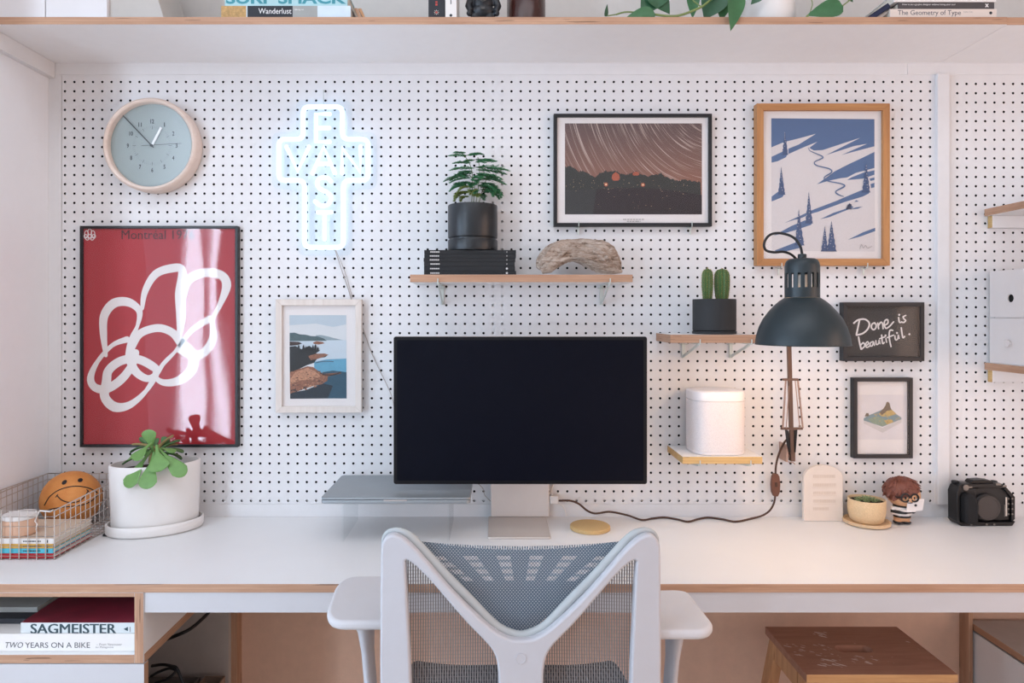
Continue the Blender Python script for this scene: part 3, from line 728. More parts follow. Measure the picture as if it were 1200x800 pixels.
# clear backing cut to the outline
cx = sum(p[0] for p in px)/12; big = []
ins = [(-1, 1), (1, 1), (1, 1), (1, 1), (1, -1), (1, -1), (1, -1), (-1, -1), (-1, -1), (-1, -1), (-1, 1), (-1, 1)]
o_ = .0215
big = [(N(p)[0]+i[0]*o_, N(p)[2]+i[1]*o_) for p, i in zip(px, ins)]
v, f = filled([rounded(big, .022, 5)], .002)
mb = MB(); mb.add([(a[0], -.0155+a[2], a[1]) for a in v], f, 'clear_thin'); mb.build('backing_panel', root)
mb = MB(); x, z = XP(380.5, CAMD), ZP(107, CAMD)
mb.tube([(x, .004, z), (x, -.010, z), (x, -.012, z-.004), (x, -.012, z-.045)], .0011, 'zinc', 6); mb.build('hanging_hook', root, smooth=40)
M['pale_cord'] = plain('pale_thin_cord', 'b5aaa4', .6, var=.05)
mb = MB(); pts = curve([P(392, 291, 1.845), P(401, 318, 1.858), P(410, 345, 1.8622), P(418, 372, 1.8622), P(425, 384, 1.8622), P(434, 410, 1.8622), P(446, 436, 1.86), P(459, 464, 1.855), P(470, 500, 1.85), P(520, 540, 1.845), P(562, 568, 1.85), P(568, 580, 1.852), P(576, 588, 1.856)], 5)
mb.tube(pts, .0011, 'pale_cord', 6); mb.tube(curve([P(392.5, 291, 1.845), P(404, 318, 1.858), P(413, 349, 1.8622)], 5), .0009, 'pale_cord', 6); mb.build('power_cord', root, smooth=60)

# ------------------------------------------------------------------ wall shelves
def bracket(root, px, py, d0, drop=.055):
    """pegboard bracket: upright flat on the board, arm under the shelf, small clip in front"""
    x = XP(px, CAMD); z = ZP(py, d0); yf = d0-CAMD
    mb = MB(); mb.box(x-.0045, x+.0045, -.0045, -.001, z-drop, z-.0002, 'zinc')
    mb.box(x-.0035, x+.0035, yf+.004, -.001, z-.004, z-.0004, 'zinc')
    mb.hexa([(x-.0012, -.004, z-drop), (x+.0012, -.004, z-drop), (x+.0012, -.004, z-drop+.008), (x-.0012, -.004, z-drop+.008)],
            [(x-.0012, yf+.012, z-.008), (x+.0012, yf+.012, z-.008), (x+.0012, yf+.012, z-.0005), (x-.0012, yf+.012, z-.0005)], 'zinc')
    mb.tube([(x, yf+.008, z-.0035), (x, yf-.0025, z-.0035), (x, yf-.003, z), (x, yf-.003, z+.0095)], .0016, 'zinc', 6)
    mb.tube([(x-.011, -.006, z-.010), (x+.011, -.006, z-.010)], .0014, 'zinc', 6)
    mb.build('bracket', root, smooth=40)
def wshelf(px, py, d, label, edge='ply_x', pads=(), top='desk_white', th=None, drop=.055):
    x0, x1 = XP(px[0], d), XP(px[1], d); z1, z0 = ZP(py[0], d), ZP(py[1], d); yf = d-CAMD
    root = thing('wall_shelf', ((x0+x1)/2, 0, z0), label, 'shelf')
    mb = MB(); mb.box(x0, x1, yf, -.0012, z0, z1, top, {'-y': edge, '-x': 'ply_y' if edge == 'ply_x' else edge, '+x': 'ply_y' if edge == 'ply_x' else edge, '-z': 'soffit'})
    mb.build('board', root, bevel=.0006)
    for p in pads: bracket(root, p, py[1], d, drop)
    return root, z1
_, LZ = wshelf((480.5, 741.5), (321.6, 330.6), 1.72, 'long plywood wall shelf above the monitor', pads=(518.5, 704.5))
_, CZ_ = wshelf((785.5, 886.5), (392, 401.8), 1.712, 'small wall shelf carrying the cactus pot', pads=(800.5, 856), drop=.047)
_, SZ_ = wshelf((800, 893.5), (535, 543.5), 1.7126, 'small wall shelf carrying the white speaker', edge='ply_pale', pads=(800.5, 855), drop=.03)

# six black books
M['book_black'] = plain('black_book_cloth', '191a1d', .7, var=.1, bump=.0002)
M['book_mark'] = plain('pale_book_print', 'c9c6c4', .7)
M['page'] = plain('book_pages', 'ddd5c8', .85, var=.08, vs=20, scale=(.2, .2, 60))
def book(name, x0, x1, y0, y1, z0, z1, cover, label, spine='front', group=None, cat='book', page='page'):
    """lying book: cover boards, page block and a spine towards the room; returns the thing"""
    root = thing(name, ((x0+x1)/2, (y0+y1)/2, z0), label, cat, group)
    t = min(.0022, (z1-z0)*.18); mb = MB()
    mb.box(x0, x1, y0, y1, z0, z0+t, cover); mb.box(x0, x1, y0, y1, z1-t, z1, cover); mb.box(x0, x1, y0, y0+t, z0+t*.5, z1-t*.5, cover)
    mb.build('cover', root, bevel=min(.0006, t*.3))
    mb = MB(); mb.box(x0+.002, x1-.002, y0+t, y1-.002, z0+t, z1-t, page); mb.build('pages', root)
    return root
zk = [321.4, 316.6, 311.0, 305.8, 301.3, 296.6, 292.0]
kd = 1.745; names = ['lowest', 'second from bottom', 'third from bottom', 'third from top', 'second from top', 'topmost']
for k in range(6):
    z0, z1 = ZP(zk[k], kd), ZP(zk[k+1], kd)
    if k == 0: base = z0
    sft = LZ+.0001-base
    x0, x1 = XP(496.3+random.uniform(0, .9), kd), XP(604+random.uniform(-.8, 1), kd); yy = kd-CAMD
    b = book('book', x0, x1, yy, yy+.105, z0+sft+.0001, z1+sft-.0001, 'book_black', 'slim black book under the fern pot, %s of the stack of six' % names[k], group='black books on the long shelf')
    mb = MB(); zm = (z0+z1)/2+sft; xa = XP(504, kd)+random.uniform(-.001, .001)
    xx = xa
    for w in (.0035, .0045, .004, .005, .004): mb.box(xx, xx+w, yy-.0002, yy, zm-.0016, zm+.0016, 'book_mark'); xx += w+.0007
    mb.build('spine_lettering', b); mb = MB()
    if k < 2: mb.lathe([(.0028, 0), (.0028, .0002)], (XP(594, kd), yy, zm), 'book_mark', 14, 'y')
    else: mb.box(XP(594, kd)-.0008, XP(594, kd)+.0008, yy-.0002, yy, zm-.0016, zm+.0016, 'book_mark')
    mb.build('spine_mark', b)
TOPB = ZP(292, kd)+sft

# fern in a black two-piece pot
M['pot_black'] = plain('black_glazed_pot', '12171c', .38, var=.06, spec=.6)
M['soil'] = plain('dark_soil', '2b211b', .95, var=.4, vs=300, bump=.002, bs=250)
M['fern'] = plain('fern_green', '468a5c', .6, var=.3, vs=60); M['fern2'] = plain('fern_yellow_green', '8a9a52', .6, var=.25, vs=60); M['stem'] = plain('green_stem', '5f7440', .6)
fd = 1.80; fx = XP(554, fd); R = 29*fd/F; fz = TOPB+.0002; k = (ZP(241, fd)-fz)
root = thing('potted_fern', (fx, fd-CAMD, fz), 'feathery asparagus fern in a black pot standing on the black books', 'potted plant')
zz = lambda py: fz+k*(292-py)/(292-241)
c = (fx, fd-CAMD, 0)
mb = MB(); mb.lathe([(R*.9, zz(292)), (R*.985, zz(291.4)), (R, zz(290.3)), (R, zz(280.5)), (R*.985, zz(279.4)), (R*.94, zz(279))], c, 'pot_black', 56); mb.build('saucer', root, smooth=35)
mb = MB(); mb.lathe([(R*.94, zz(279)), (R*.94, zz(277.6)), (R*.985, zz(277)), (R, zz(276)), (R, zz(242.2)), (R*.985, zz(241.2)), (R*.95, zz(241)), (R*.93, zz(242.5)), (R*.92, zz(247))], c, 'pot_black', 56, caps=False); mb.build('pot', root, smooth=35)
mb = MB(); mb.lathe([(R*.925, zz(248)), (R*.92, zz(246)), (R*.5, zz(245)), (.001, zz(245))], c, 'soil', 32); mb.build('soil', root, smooth=60)
mb = MB(); rnd = random.Random(4)
def frond(mb, base, ang, L, tilt, m, droop=.5, dens=1.0, wid=.34):
    """flat feathery frond: main axis, side sprays, fine needles"""
    base = Vector(base); h = Vector((math.cos(ang), math.sin(ang), 0)); up = Vector((0, 0, 1)); pts = []; p = base.copy(); n = 12
    for i in range(n+1):
        pts.append(p.copy()); a = tilt-droop*i/n; p = p+(h*math.cos(a)+up*math.sin(a))*L/n
    mb.tube(pts, [.0006*(1-.7*i/n)+.0001 for i in range(n+1)], 'stem', 4)
    side = Vector((-h.y, h.x, 0))
    for i in range(1, n*3):
        q = pts[i//3].lerp(pts[min(i//3+1, n)], (i % 3)/3); fr = i/(3.0*n)
        for sg in (-1, 1):
            l = L*wid*(math.sin(PI*min(1, fr*.8+.22)))*rnd.uniform(.75, 1.1)
            dv = (h*.75+side*sg*rnd.uniform(.6, .9)+up*rnd.uniform(-.18, .12)).normalized()
            e = q+dv*l; nn = max(4, int(l/.0018*dens))
            for j in range(nn):
                b = q.lerp(e, j/nn); w = rnd.uniform(.0045, .008)*(1-.4*j/nn)
                for s2 in (-1, 1):
                    t = b+(dv*.8+Vector((-dv.y, dv.x, 0))*s2*.7+up*rnd.uniform(-.25, .25)).normalized()*w
                    o = Vector((rnd.uniform(-1, 1), rnd.uniform(-1, 1), rnd.uniform(-1, 1))).normalized()*.0007
                    mb.add([b-o, b+o, t], [(0, 1, 2)], m)
zr = zz(246)
def fpt(px, py, dy=0.0): q = P(px, py, fd+dy); return q
stems = [((-.004, 0), (553, 200), (541, 178)), ((.006, .004), (562, 205), (560, 184)), ((0, -.006), (556, 215), (550, 205)), ((.01, 0), (565, 225), (572, 203))]
for (ox, oy), a1, a2 in stems:
    pts = curve([(fx+ox, fd-CAMD+oy, zr), fpt(*a1), fpt(*a2)], 6); mb.tube(pts, .0009, 'stem', 5)
for q, ang, L, tilt, dr, m in (((548, 182), 3.05, .050, .15, .35, 'fern'), ((548, 182), -.5, .03, .1, .3, 'fern'), ((556, 187), .2, .055, .10, .25, 'fern'), ((556, 187), 2.6, .036, .1, .4, 'fern'),
        ((556, 196), -.08, .095, .02, .32, 'fern'), ((556, 197), 3.3, .066, .05, .4, 'fern'), ((555, 202), 2.85, .07, -.05, .5, 'fern'), ((558, 203), .5, .07, 0, .4, 'fern'), ((553, 208), 3.3, .062, -.05, .5, 'fern'),
        ((556, 212), -1.4, .05, .1, .9, 'fern'), ((558, 214), 3.0, .066, .05, .6, 'fern'), ((562, 214), .1, .06, .0, .9, 'fern'), ((560, 218), -.5, .06, .1, 1.1, 'fern'), ((556, 220), 3.6, .055, .2, 1.2, 'fern2'),
        ((552, 224), 2.7, .06, .1, 1.2, 'fern2'), ((558, 224), -1.9, .05, .2, 1.3, 'fern2'), ((562, 222), .4, .065, .15, 1.2, 'fern'), ((566, 222), -.2, .06, .2, 1.5, 'fern'), ((550, 226), 3.4, .048, .3, 1.6, 'fern2'), ((560, 228), 1.2, .05, .4, 1.3, 'fern'), ((568, 226), -.9, .045, .4, 1.8, 'fern'), ((548, 230), 2.2, .04, .4, 1.5, 'fern2'), ((556, 230), -1.3, .04, .5, 1.6, 'fern2')):
    frond(mb, fpt(*q), ang, L, tilt, m, dr, 1.0)
for q, ang, L, tilt, dr in (((546, 179), 2.8, .035, .3, .5), ((550, 180), .4, .04, .25, .5), ((557, 190), -.35, .06, .12, .35), ((552, 191), 3.5, .05, .12, .5), ((558, 199), .25, .085, .08, .4), ((553, 200), 2.5, .05, .1, .5), ((557, 206), -.3, .075, .05, .5),
        ((552, 206), 3.0, .075, .05, .5), ((559, 209), .1, .08, .05, .55), ((551, 213), 2.7, .06, .05, .7), ((556, 209), -1.2, .05, .1, .6), ((562, 219), .25, .07, .12, 1.0), ((551, 218), 3.4, .06, .1, .9), ((557, 217), -1.8, .05, .1, .9), ((564, 225), -.1, .055, .3, 1.5), ((556, 226), -1.5, .045, .4, 1.4)):
    frond(mb, fpt(*q), ang, L, tilt, 'fern', dr, 1.0)
mb.build('foliage', root)

# driftwood
t = NT('weathered_driftwood'); v = t.coord((.22, 1, 1), (0, .22, 0)); n = t.noise(v, 95, 6, .7, 1.0); n2 = t.noise(t.coord((1, 1, 1)), 30, 3, .5)
col = t.ramp(n, [(.34, lin('574539')), (.43, lin('ab9483')), (.62, lin('dccbbd'))]); col = t.mix(t.math('MULTIPLY', n2, .3), col, lin('bb9d89'))
t.bsdf(col, .85, 0, .2, n, .010); M['drift'] = t.m
dd = 1.775; zf = LZ+.0003; mb = MB()
def strand(ctr, twist, seed, SEG=60):
    pts, rad = cr([P(p[0], p[1], dd+p[2]) for p, r in ctr], [r*dd/F for p, r in ctr], False, 9); rings = []
    for i, (p, r) in enumerate(zip(pts, rad)):
        t_ = (pts[min(i+1, len(pts)-1)]-pts[max(i-1, 0)]).normalized(); sd = Vector((0, 1, 0)); sd = (sd-t_*sd.dot(t_)).normalized(); un = t_.cross(sd)
        u = i/len(pts); ring = []
        for j in range(SEG):
            a = 2*PI*j/SEG; tw = a+u*twist; c2, s2 = math.cos(tw), math.sin(tw)
            rid = .22*mnoise.noise(Vector((c2*1.6, s2*1.6, u*3.0+seed)))+.20*mnoise.noise(Vector((c2*4.5, s2*4.5, u*2.2+seed)))-.20*abs(mnoise.noise(Vector((c2*9, s2*9, u*2.5+seed))))
            q = p+(sd*math.cos(a)*1.15+un*math.sin(a))*r*(1.08+rid); q.z = max(q.z, zf+.001+.0012*mnoise.noise(q*60)); ring.append(q)
        rings.append(ring)
    mb.loft(rings, 'drift')
strand([((633, 316, 0), 3), ((636, 310, 0), 9), ((645, 303, 0), 12), ((655, 297, .004), 13), ((667, 294, .004), 11), ((680, 296, .0), 11), ((692, 302, -.006), 11), ((704, 309, -.01), 10), ((715, 314, -.01), 7), ((724, 317, -.008), 3.5), ((729, 318, -.006), 1.2)], 2.6, 1.3)
strand([((648, 300, .012), 6), ((660, 294, .014), 9), ((674, 291, .012), 9.5), ((688, 293, .008), 12), ((700, 297, .004), 15.5), ((710, 302, .004), 15.5), ((719, 309, .004), 10), ((724, 315, .004), 5), ((726, 318, .004), 1.5)], -1.8, 7.7)
strand([((634, 317, -.012), 4), ((642, 313, -.014), 6.5), ((652, 307, -.012), 6.5), ((664, 302, -.01), 5.5), ((678, 302, -.008), 4.5), ((690, 306, -.012), 4), ((700, 311, -.014), 3)], 3.0, 4.1, 36)
for v_ in mb.v: v_.z = max(v_.z, zf)
o = mb.build('driftwood', loc=(XP(680, dd), dd-CAMD, LZ), smooth=50); tag(o, 'twisted piece of weathered driftwood lying on the long shelf', 'driftwood')

# cactus pot
M['pot_char'] = plain('charcoal_pot', '2b2c2e', .75, var=.08)
M['cactus'] = plain('cactus_green', '4d6a38', .6, var=.2, vs=200); M['spine'] = plain('cactus_spines', 'b89a5a', .7, var=.1)
pd = 1.775; pxc = XP(837, pd); R = 24.6*pd/F; pz = CZ_+.0002; hh = ZP(350, pd)-ZP(390.6, pd)
root = thing('potted_cactus', (pxc, pd-CAMD, pz), 'two small column cacti in a charcoal pot on the small shelf', 'potted plant')
c = (pxc, pd-CAMD, pz); q = hh/41
mb = MB(); mb.lathe([(R*.94, 0), (R*1.015, .4*q), (R*1.02, 3.3*q), (R*.97, 3.9*q), (R*.9, 4*q)], c, 'pot_char', 48); mb.build('saucer', root, smooth=35)
mb = MB(); mb.lathe([(R*.9, 4.02*q), (R*.97, 4.1*q), (R, 4.6*q), (R, hh-.6*q), (R*.985, hh), (R*.92, hh), (R*.9, hh-4*q)], c, 'pot_char', 48, caps=False); mb.build('pot', root, smooth=35)
mb = MB(); mb.lathe([(R*.91, hh-5*q), (R*.9, hh-3.2*q), (.001, hh-2.8*q)], c, 'soil', 32); mb.build('soil', root, smooth=60)
def cactus(px, py, w, dy):
    b = Vector((XP(px, pd), pd-CAMD+dy, pz+hh-3*q)); H = ZP(py, pd)-b.z; r0 = w*.5*pd/F; nr = 13; mb = MB(); rings = []; sp = MB()
    for i in range(25):
        s_ = i/24; rr = r0*(.78+.3*math.sin(PI*min(s_, .75)*.85)) if s_ < .8 else r0*1.02*math.sqrt(max(0, 1-((s_-.8)/.2)**2))
        ring = []
        for j in range(nr*4):
            a = 2*PI*j/(nr*4); k = 1+.10*math.cos(a*nr); ring.append(b+Vector((math.cos(a)*rr*k, math.sin(a)*rr*k, H*s_)))
        rings.append(ring)
        if i > 1:
            for j in range(nr):
                a = 2*PI*j/nr; p = b+Vector((math.cos(a)*rr*1.09, math.sin(a)*rr*1.09, H*s_)); o = Vector((math.cos(a), math.sin(a), 0))
                for k in range(4):
                    dv = (o*.6+Vector((random.uniform(-1, 1), random.uniform(-1, 1), random.uniform(-.6, 1)))).normalized()*.0042; w_ = dv.orthogonal().normalized()*.00028
                    sp.add([p-w_, p+w_, p+dv], [(0, 1, 2)], 'spine')
    mb.loft(rings, 'cactus'); o = mb.build('cactus', root, smooth=60); sp.build('spines', o)
cactus(828.5, 314.5, 11, -.004); cactus(846.5, 314.5, 15, .003)

# white speaker
M['spk'] = plain('white_speaker_plastic', 'e9e3e4', .4, var=.01)
t = NT('speaker_grille'); vo = t.n('ShaderNodeTexVoronoi'); t.link(t.coord(), vo.inputs['Vector']); vo.inputs['Scale'].default_value = 700
t.bsdf(t.ramp(vo.outputs['Distance'], [(.15, lin('c9c1c3')), (.5, lin('e4dddd'))]), .55); M['spk_grille'] = t.m
sd = 1.79; sx = XP(837, sd); w = 61*sd/F/2; z0 = SZ_+.0002; z1 = ZP(458.5, 1.735)
root = thing('speaker', (sx, sd-CAMD, z0), 'white rounded smart speaker on the small shelf right of the monitor', 'speaker')
def squircle(r, z, n=64, p=3.4):
    o = []
    for k in range(n):
        a = 2*PI*k/n; c_, s_ = math.cos(a), math.sin(a); q = (abs(c_)**p+abs(s_)**p)**(-1/p); o.append(Vector((sx+c_*q*r, sd-CAMD-.004+s_*q*r*.95, z)))
    return o
H = z1-z0
mb = MB(); mb.loft([squircle(w*k, z0+H*h) for k, h in ((.9, 0), (.97, .006), (.985, .025), (.985, .05))], 'spk'); mb.build('base', root, smooth=40)
mb = MB(); mb.loft([squircle(w*k, z0+H*h) for k, h in ((.985, .051), (1, .055), (1, .84), (.985, .845))], 'spk_grille'); mb.build('grille', root, smooth=40)
mb = MB(); mb.loft([squircle(w*k, z0+H*h) for k, h in ((.975, .846), (1.0, .85), (1.0, .955), (.985, .985), (.94, 1.0), (.6, 1.0))], 'spk'); mb.build('top', root, smooth=40)

# ------------------------------------------------------------------ right corner shelves
def cornershelf(zt, label):
    root = thing('wall_shelf', (1.6, 0, zt-.02), label, 'shelf')
    mb = MB(); mb.box(1.336, 1.95, -.26, -.0012, zt-.0195, zt, 'desk_white', {'-x': 'ply_y', '-y': 'ply_x'}); mb.build('board', root, bevel=.0006)
    mb = MB(); mb.box(1.345, 1.95, -.019, -.0012, zt-.0195-.033, zt-.0197, 'white_wall', {'-x': 'ply_pale'}); mb.build('cleat', root, bevel=.0006)
cornershelf(ZP(245.2, CAMD), 'upper white wall shelf at the right edge above the drawer box')
zt = ZP(424.5, CAMD); cornershelf(zt, 'lower white wall shelf at the right edge under the drawer box')
bx0, bz1 = 1.3455, ZP(318, 1.857)
M['box_white'] = plain('white_lacquer_box', 'e4dcd9', .45, var=.012)
root = thing('drawer_box', (1.45, -.13, zt+.0003), 'white two drawer desktop box on the lower corner shelf', 'drawer box')
mb = MB(); mb.box(bx0+.016, 1.62, -.255, -.008, zt+.0003, bz1, 'box_white'); mb.build('body', root, bevel=.0008)
zm = ZP(372, 1.857); hy = 1.345*800/604-CAMD
for (a, b, hz, hole) in ((zt+.0006, zm-.0006, ZP(402, 1.79), False), (zm+.0006, bz1, ZP(349.5, 1.79), True)):
    hy = 1.345*800/(1184-580)-CAMD; r = .0105
    pts = [(-.255, a), (-.008, a), (-.008, b), (-.255, b)]; cir = [(hy+r*math.cos(2*PI*k/20), hz+r*math.sin(2*PI*k/20)) for k in range(20)]
    v, f = filled([pts, cir] if hole else [pts], .0075); mb = MB(); mb.add([(bx0+.0078-a_[2], a_[0], a_[1]) for a_ in v], f, 'box_white')
    dr = mb.build('drawer', root, bevel=0)
    mb = MB()
    if hole: mb.lathe([(r*1.2, -.0012), (r*1.2, 0)], (0, 0, 0), 'hole', 20, 'z'); mb.v = [Vector((bx0+.004+v_.z, hy+v_.x, hz+v_.y)) for v_ in mb.v]; mb.build('finger_hole', dr)
    else: mb.lathe([(.004, 0), (.004, .004), (.0095, .009), (.0095, .012), (.004, .0135)], (0, 0, 0), 'box_white', 20); mb.v = [Vector((bx0-v_.z, hy+v_.x, hz+v_.y)) for v_ in mb.v]; mb.build('knob', dr, smooth=40)
M['antler'] = plain('dark_grey_dried_seed_pod', '5d5148', .85, var=.35, vs=120, bump=.002, bs=150)
mb = MB(); yb = -.10; b0 = Vector((1.40, yb, bz1))
for k in range(9):
    a = k*.7; tip = b0+Vector((.014*math.cos(a)-.014*(k % 2)-.006, .028*math.sin(a)+.012, .012+.008*(k % 4)))
    mid = b0+Vector((.004*math.cos(a), .012*math.sin(a), .009)); mb.loft(leafrings(b0+Vector((.004, 0, .001+.0005*k)), (mid-b0)+Vector((.0, 0, .002)), (0, 0, 1), (tip-b0).length, lambda s_: .006*math.sin(PI*min(1, s_*.85+.15)), lambda s_: .0022*(1-s_)+.0004, -.5, 7, 8), 'antler')
mb.ball(b0+Vector((.008, 0, .0115)), .0105, 'antler', 14, 9, (1.3, 1.5, 1))
for v_ in mb.v: v_.z = max(v_.z, bz1+.0004)
mb2 = mb; o = mb2.build('dried_pod', loc=tuple(b0), smooth=60); tag(o, 'dark curled dried seed pod lying on the white drawer box', 'dried pod')
# ------------------------------------------------------------------ monitor
M['alu'] = plain('brushed_aluminium', 'd6cdc6', .45, .5, var=.02, scale=(.05, 1, 1), vs=400)
M['alu_pale'] = plain('pale_aluminium', 'e4dad4', .5, .25, var=.015)
M['screen'] = plain('dark_switched_off_screen', '090b17', .45, var=.03, spec=.1)
M['bezel'] = plain('black_bezel', '08080d', .35, var=.05, spec=.3)
d = 1.674; y = d-CAMD; x0, x1, z0, z1 = XP(461, d), XP(758.5, d), ZP(567.3, d), ZP(394, d)
root = thing('monitor', ((x0+x1)/2, y+.1, DESK), 'large switched off computer monitor on an aluminium stand in the desk centre', 'monitor')
mb = MB(); mb.plate(rrect(x0, x1, z0, z1, .006), y+.0012, y+.019, 'alu'); mb.build('case', root, bevel=.0008, smooth=40)
mb = MB(); mb.plate(rrect(x0+.0006, x1-.0006, z0+.0006, z1-.0006, .0056), y, y+.0012, 'bezel'); mb.plate(rrect(x0+.009, x1-.009, z0+.009, z1-.009, .003), y-.0002, y+.0005, 'screen'); mb.build('screen', root, smooth=40)
nx0, nx1 = XP(575, 1.845), XP(643.5, 1.845); yn0 = 1.84-CAMD
bx0_, bx1_ = XP(571.5, 1.68), XP(645.5, 1.68)
mb = MB(); mb.slab(rrect(bx0_, bx1_, 1.674-CAMD, yn0+.012, .006), DESK+.0003, DESK+.0055, 'alu'); mb.build('stand_base', root, bevel=.0015, seg=3, smooth=40)
mb = MB(); mb.box(nx0, nx1, yn0, yn0+.0105, DESK+.0057, z0+.19, 'alu_pale'); mb.build('stand_neck', root, bevel=.003, seg=3, smooth=40)
mb = MB(); mb.box(nx0+.02, nx1-.02, y+.0193, yn0-.0002, z0+.14, z0+.185, 'alu'); mb.build('tilt_arm', root, bevel=.003)

# ------------------------------------------------------------------ laptop on a clear riser
M['laptop'] = plain('space_grey_aluminium', '9aa0a4', .4, .5, var=.02)
M['laptop_dark'] = plain('dark_hinge', '2a2b2d', .5)
lz = ZP(590, 1.62); lx0, lx1, ly0, ly1 = XP(375.5, 1.617), XP(551, 1.617), 1.617-CAMD, 1.845-CAMD; lt = ZP(583, 1.617)
ly1 = -.02
root = thing('laptop_riser', (XP(464, 1.7), -.12, DESK), 'clear acrylic riser under the closed laptop', 'laptop stand')
rx0, rx1 = XP(401, 1.66), XP(526.5, 1.66); t_ = .004; ry0 = 1.655-CAMD
mb = MB(); mb.box(rx0, rx1, ry0, -.03, lz-.0045, lz-.0005, 'clear'); mb.build('top_plate', root, bevel=.0005)
for a in (rx0, rx1-t_):
    mb = MB(); mb.box(a, a+t_, ry0, -.03, DESK+.0003, lz-.0047, 'clear'); mb.build('side_panel', root, bevel=.0005)
root = thing('laptop', ((lx0+lx1)/2, -.13, lz), 'closed grey laptop lying on the clear riser left of the monitor', 'laptop')
th = lt-lz
mb = MB(); mb.slab(rrect(lx0, lx1, ly0, ly1, .011), lz, lz+th*.62, 'laptop'); mb.build('base', root, bevel=.0022, seg=3, smooth=40)
mb = MB(); mb.slab(rrect(lx0, lx1, ly0, ly1, .011), lz+th*.68, lt, 'laptop'); mb.build('lid', root, bevel=.0012, seg=3, smooth=40)
mb = MB(); mb.box(lx0+.012, lx1-.012, ly0+.006, ly1-.006, lz+th*.6, lz+th*.7, 'laptop_dark'); mb.build('hinge', root)
M['laptop_lip'] = plain('pale_lid_notch', 'c9c2be', .4, .6)
mb = MB(); xm = XP(463, 1.617); mb.slab(rrect(xm-.028, xm+.028, ly0-.0006, ly0+.004, .0018, 3), lz+th*.45, lz+th*.66, 'laptop_lip'); mb.build('notch', root, bevel=.0003)

# ------------------------------------------------------------------ coaster
M['cork'] = plain('cork', 'cdab76', .85, var=.14, vs=500, bump=.0004, bs=600)
dd = 1.757; mb = MB(); R = 23.3*dd/F
mb.lathe([(R*.97, .0003), (R, .0015), (R, .0085), (R*.97, .0098), (R*.9, .0100)], (XP(691.5, dd), dd-CAMD, DESK), 'cork', 48)
o = mb.build('coaster', loc=(XP(691.5, dd), dd-CAMD, DESK), smooth=40); tag(o, 'round cork coaster on the desk right of the monitor stand', 'coaster')

# ------------------------------------------------------------------ plug adapter by the monitor
M['plug_white'] = plain('white_plug_plastic', 'e6e0dc', .45)
x, z = XP(649, 1.855), ZP(583, 1.855)
root = thing('plug_adapter', (x, 0, z), 'small white cable plug on the pegboard beside the monitor stand', 'plug')
mb = MB(); mb.box(x-.012, x+.012, -.024, -.0015, z-.014, z+.008, 'plug_white'); mb.build('housing', root, bevel=.003, seg=3)
mb = MB(); mb.tube(curve([(x-.005, -.012, z+.007), (x-.006, -.01, z+.024), (x-.001, -.006, z+.034), (x+.001, -.003, z+.05)], 5), .0022, 'plug_white', 8)
mb.tube(curve([(x+.008, -.012, z-.012), (x+.022, -.011, z-.02), (x+.03, -.010, z-.034), (x+.034, -.01, DESK+.004)], 5), .0016, 'plug_white', 8); mb.build('cable', root, smooth=50)

# ------------------------------------------------------------------ desk lamp
M['lamp_black'] = plain('blue_black_lamp_enamel', '212d32', .42, var=.05, spec=.5)
M['lamp_in'] = plain('white_lamp_inside', 'f2ece4', .5, var=.01)
M['lamp_arm'] = plain('brown_lamp_arm', '6b5348', .5, .3, var=.05)
M['lamp_cord'] = plain('brown_lamp_cord', '4f3529', .65, var=.1)
M['cord_black'] = plain('black_cord', '14161a', .55)
M['bulb'] = emit('warm_bulb', 'ffd9a8', 25)
ld = 1.50; lx, ly = XP(940, ld), ld-CAMD; k = ld/F; Z = lambda py: ZP(py, ld)
root = thing('desk_lamp', (XP(928, 1.82), -.045, ZP(540, 1.82)), 'black dome shaded work lamp on a wall mounted spring arm', 'lamp')
c = (lx, ly, 0)
prof = [(51.8, 402.6), (51.6, 400), (50.5, 393), (47.5, 383), (43, 373.5), (37, 365), (30.5, 357.5), (25, 352.5), (20.5, 349.5), (19.4, 348.8)]
mb = MB(); mb.lathe([(r*k, Z(py)) for r, py in prof], c, 'lamp_black', 72, caps=False)
mb.lathe([((r-.9)*k, Z(py+.5)) for r, py in prof], c, 'lamp_in', 72, caps=False)
mb.lathe([(51.8*k, Z(402.6)), (52.3*k, Z(403.2)), (52.1*k, Z(404)), (50.7*k, Z(403.4))], c, 'lamp_black', 72, caps=False); sh = mb.build('lamp_shade', root, smooth=50)
mb = MB(); R = 19.2*k; rc = 18.6*k
mb.lathe([(rc, Z(348.8)), (R, Z(348.6)), (R, Z(337)), (R*.93, Z(337)), (R*.93, Z(348.6))], c, 'lamp_black', 56, caps=False)
mb.lathe([(R*.93, Z(320)), (R, Z(320)), (R, Z(312)), (R*.97, Z(308.5)), (R*.88, Z(305)), (R*.74, Z(303.3)), (R*.5, Z(302.8)), (.001, Z(302.8))], c, 'lamp_black', 56, caps=False)
NSL = 16
for i in range(NSL):
    a0 = 2*PI*(i-.29)/NSL; a1 = 2*PI*(i+.29)/NSL; am = PI/NSL*0
    q = [(math.cos(a)*r, math.sin(a)*r) for r in (R*.93, R) for a in (a0, (a0+a1)/2, a1)]
    ps = [Vector((lx+p[0], ly+p[1], 0)) for p in (q[0], q[1], q[2], q[5], q[4], q[3])]
    mb.loft([[p+Vector((0, 0, Z(337.2))) for p in ps], [p+Vector((0, 0, Z(319.8))) for p in ps]], 'lamp_black')
mb.build('vented_collar', root, smooth=40)
mb = MB(); mb.lathe([(4.8*k, Z(303)), (4.8*k, Z(298.4)), (4.2*k, Z(297.6)), (.001, Z(297.5))], c, 'lamp_black', 24); mb.build('cap', root, smooth=40)
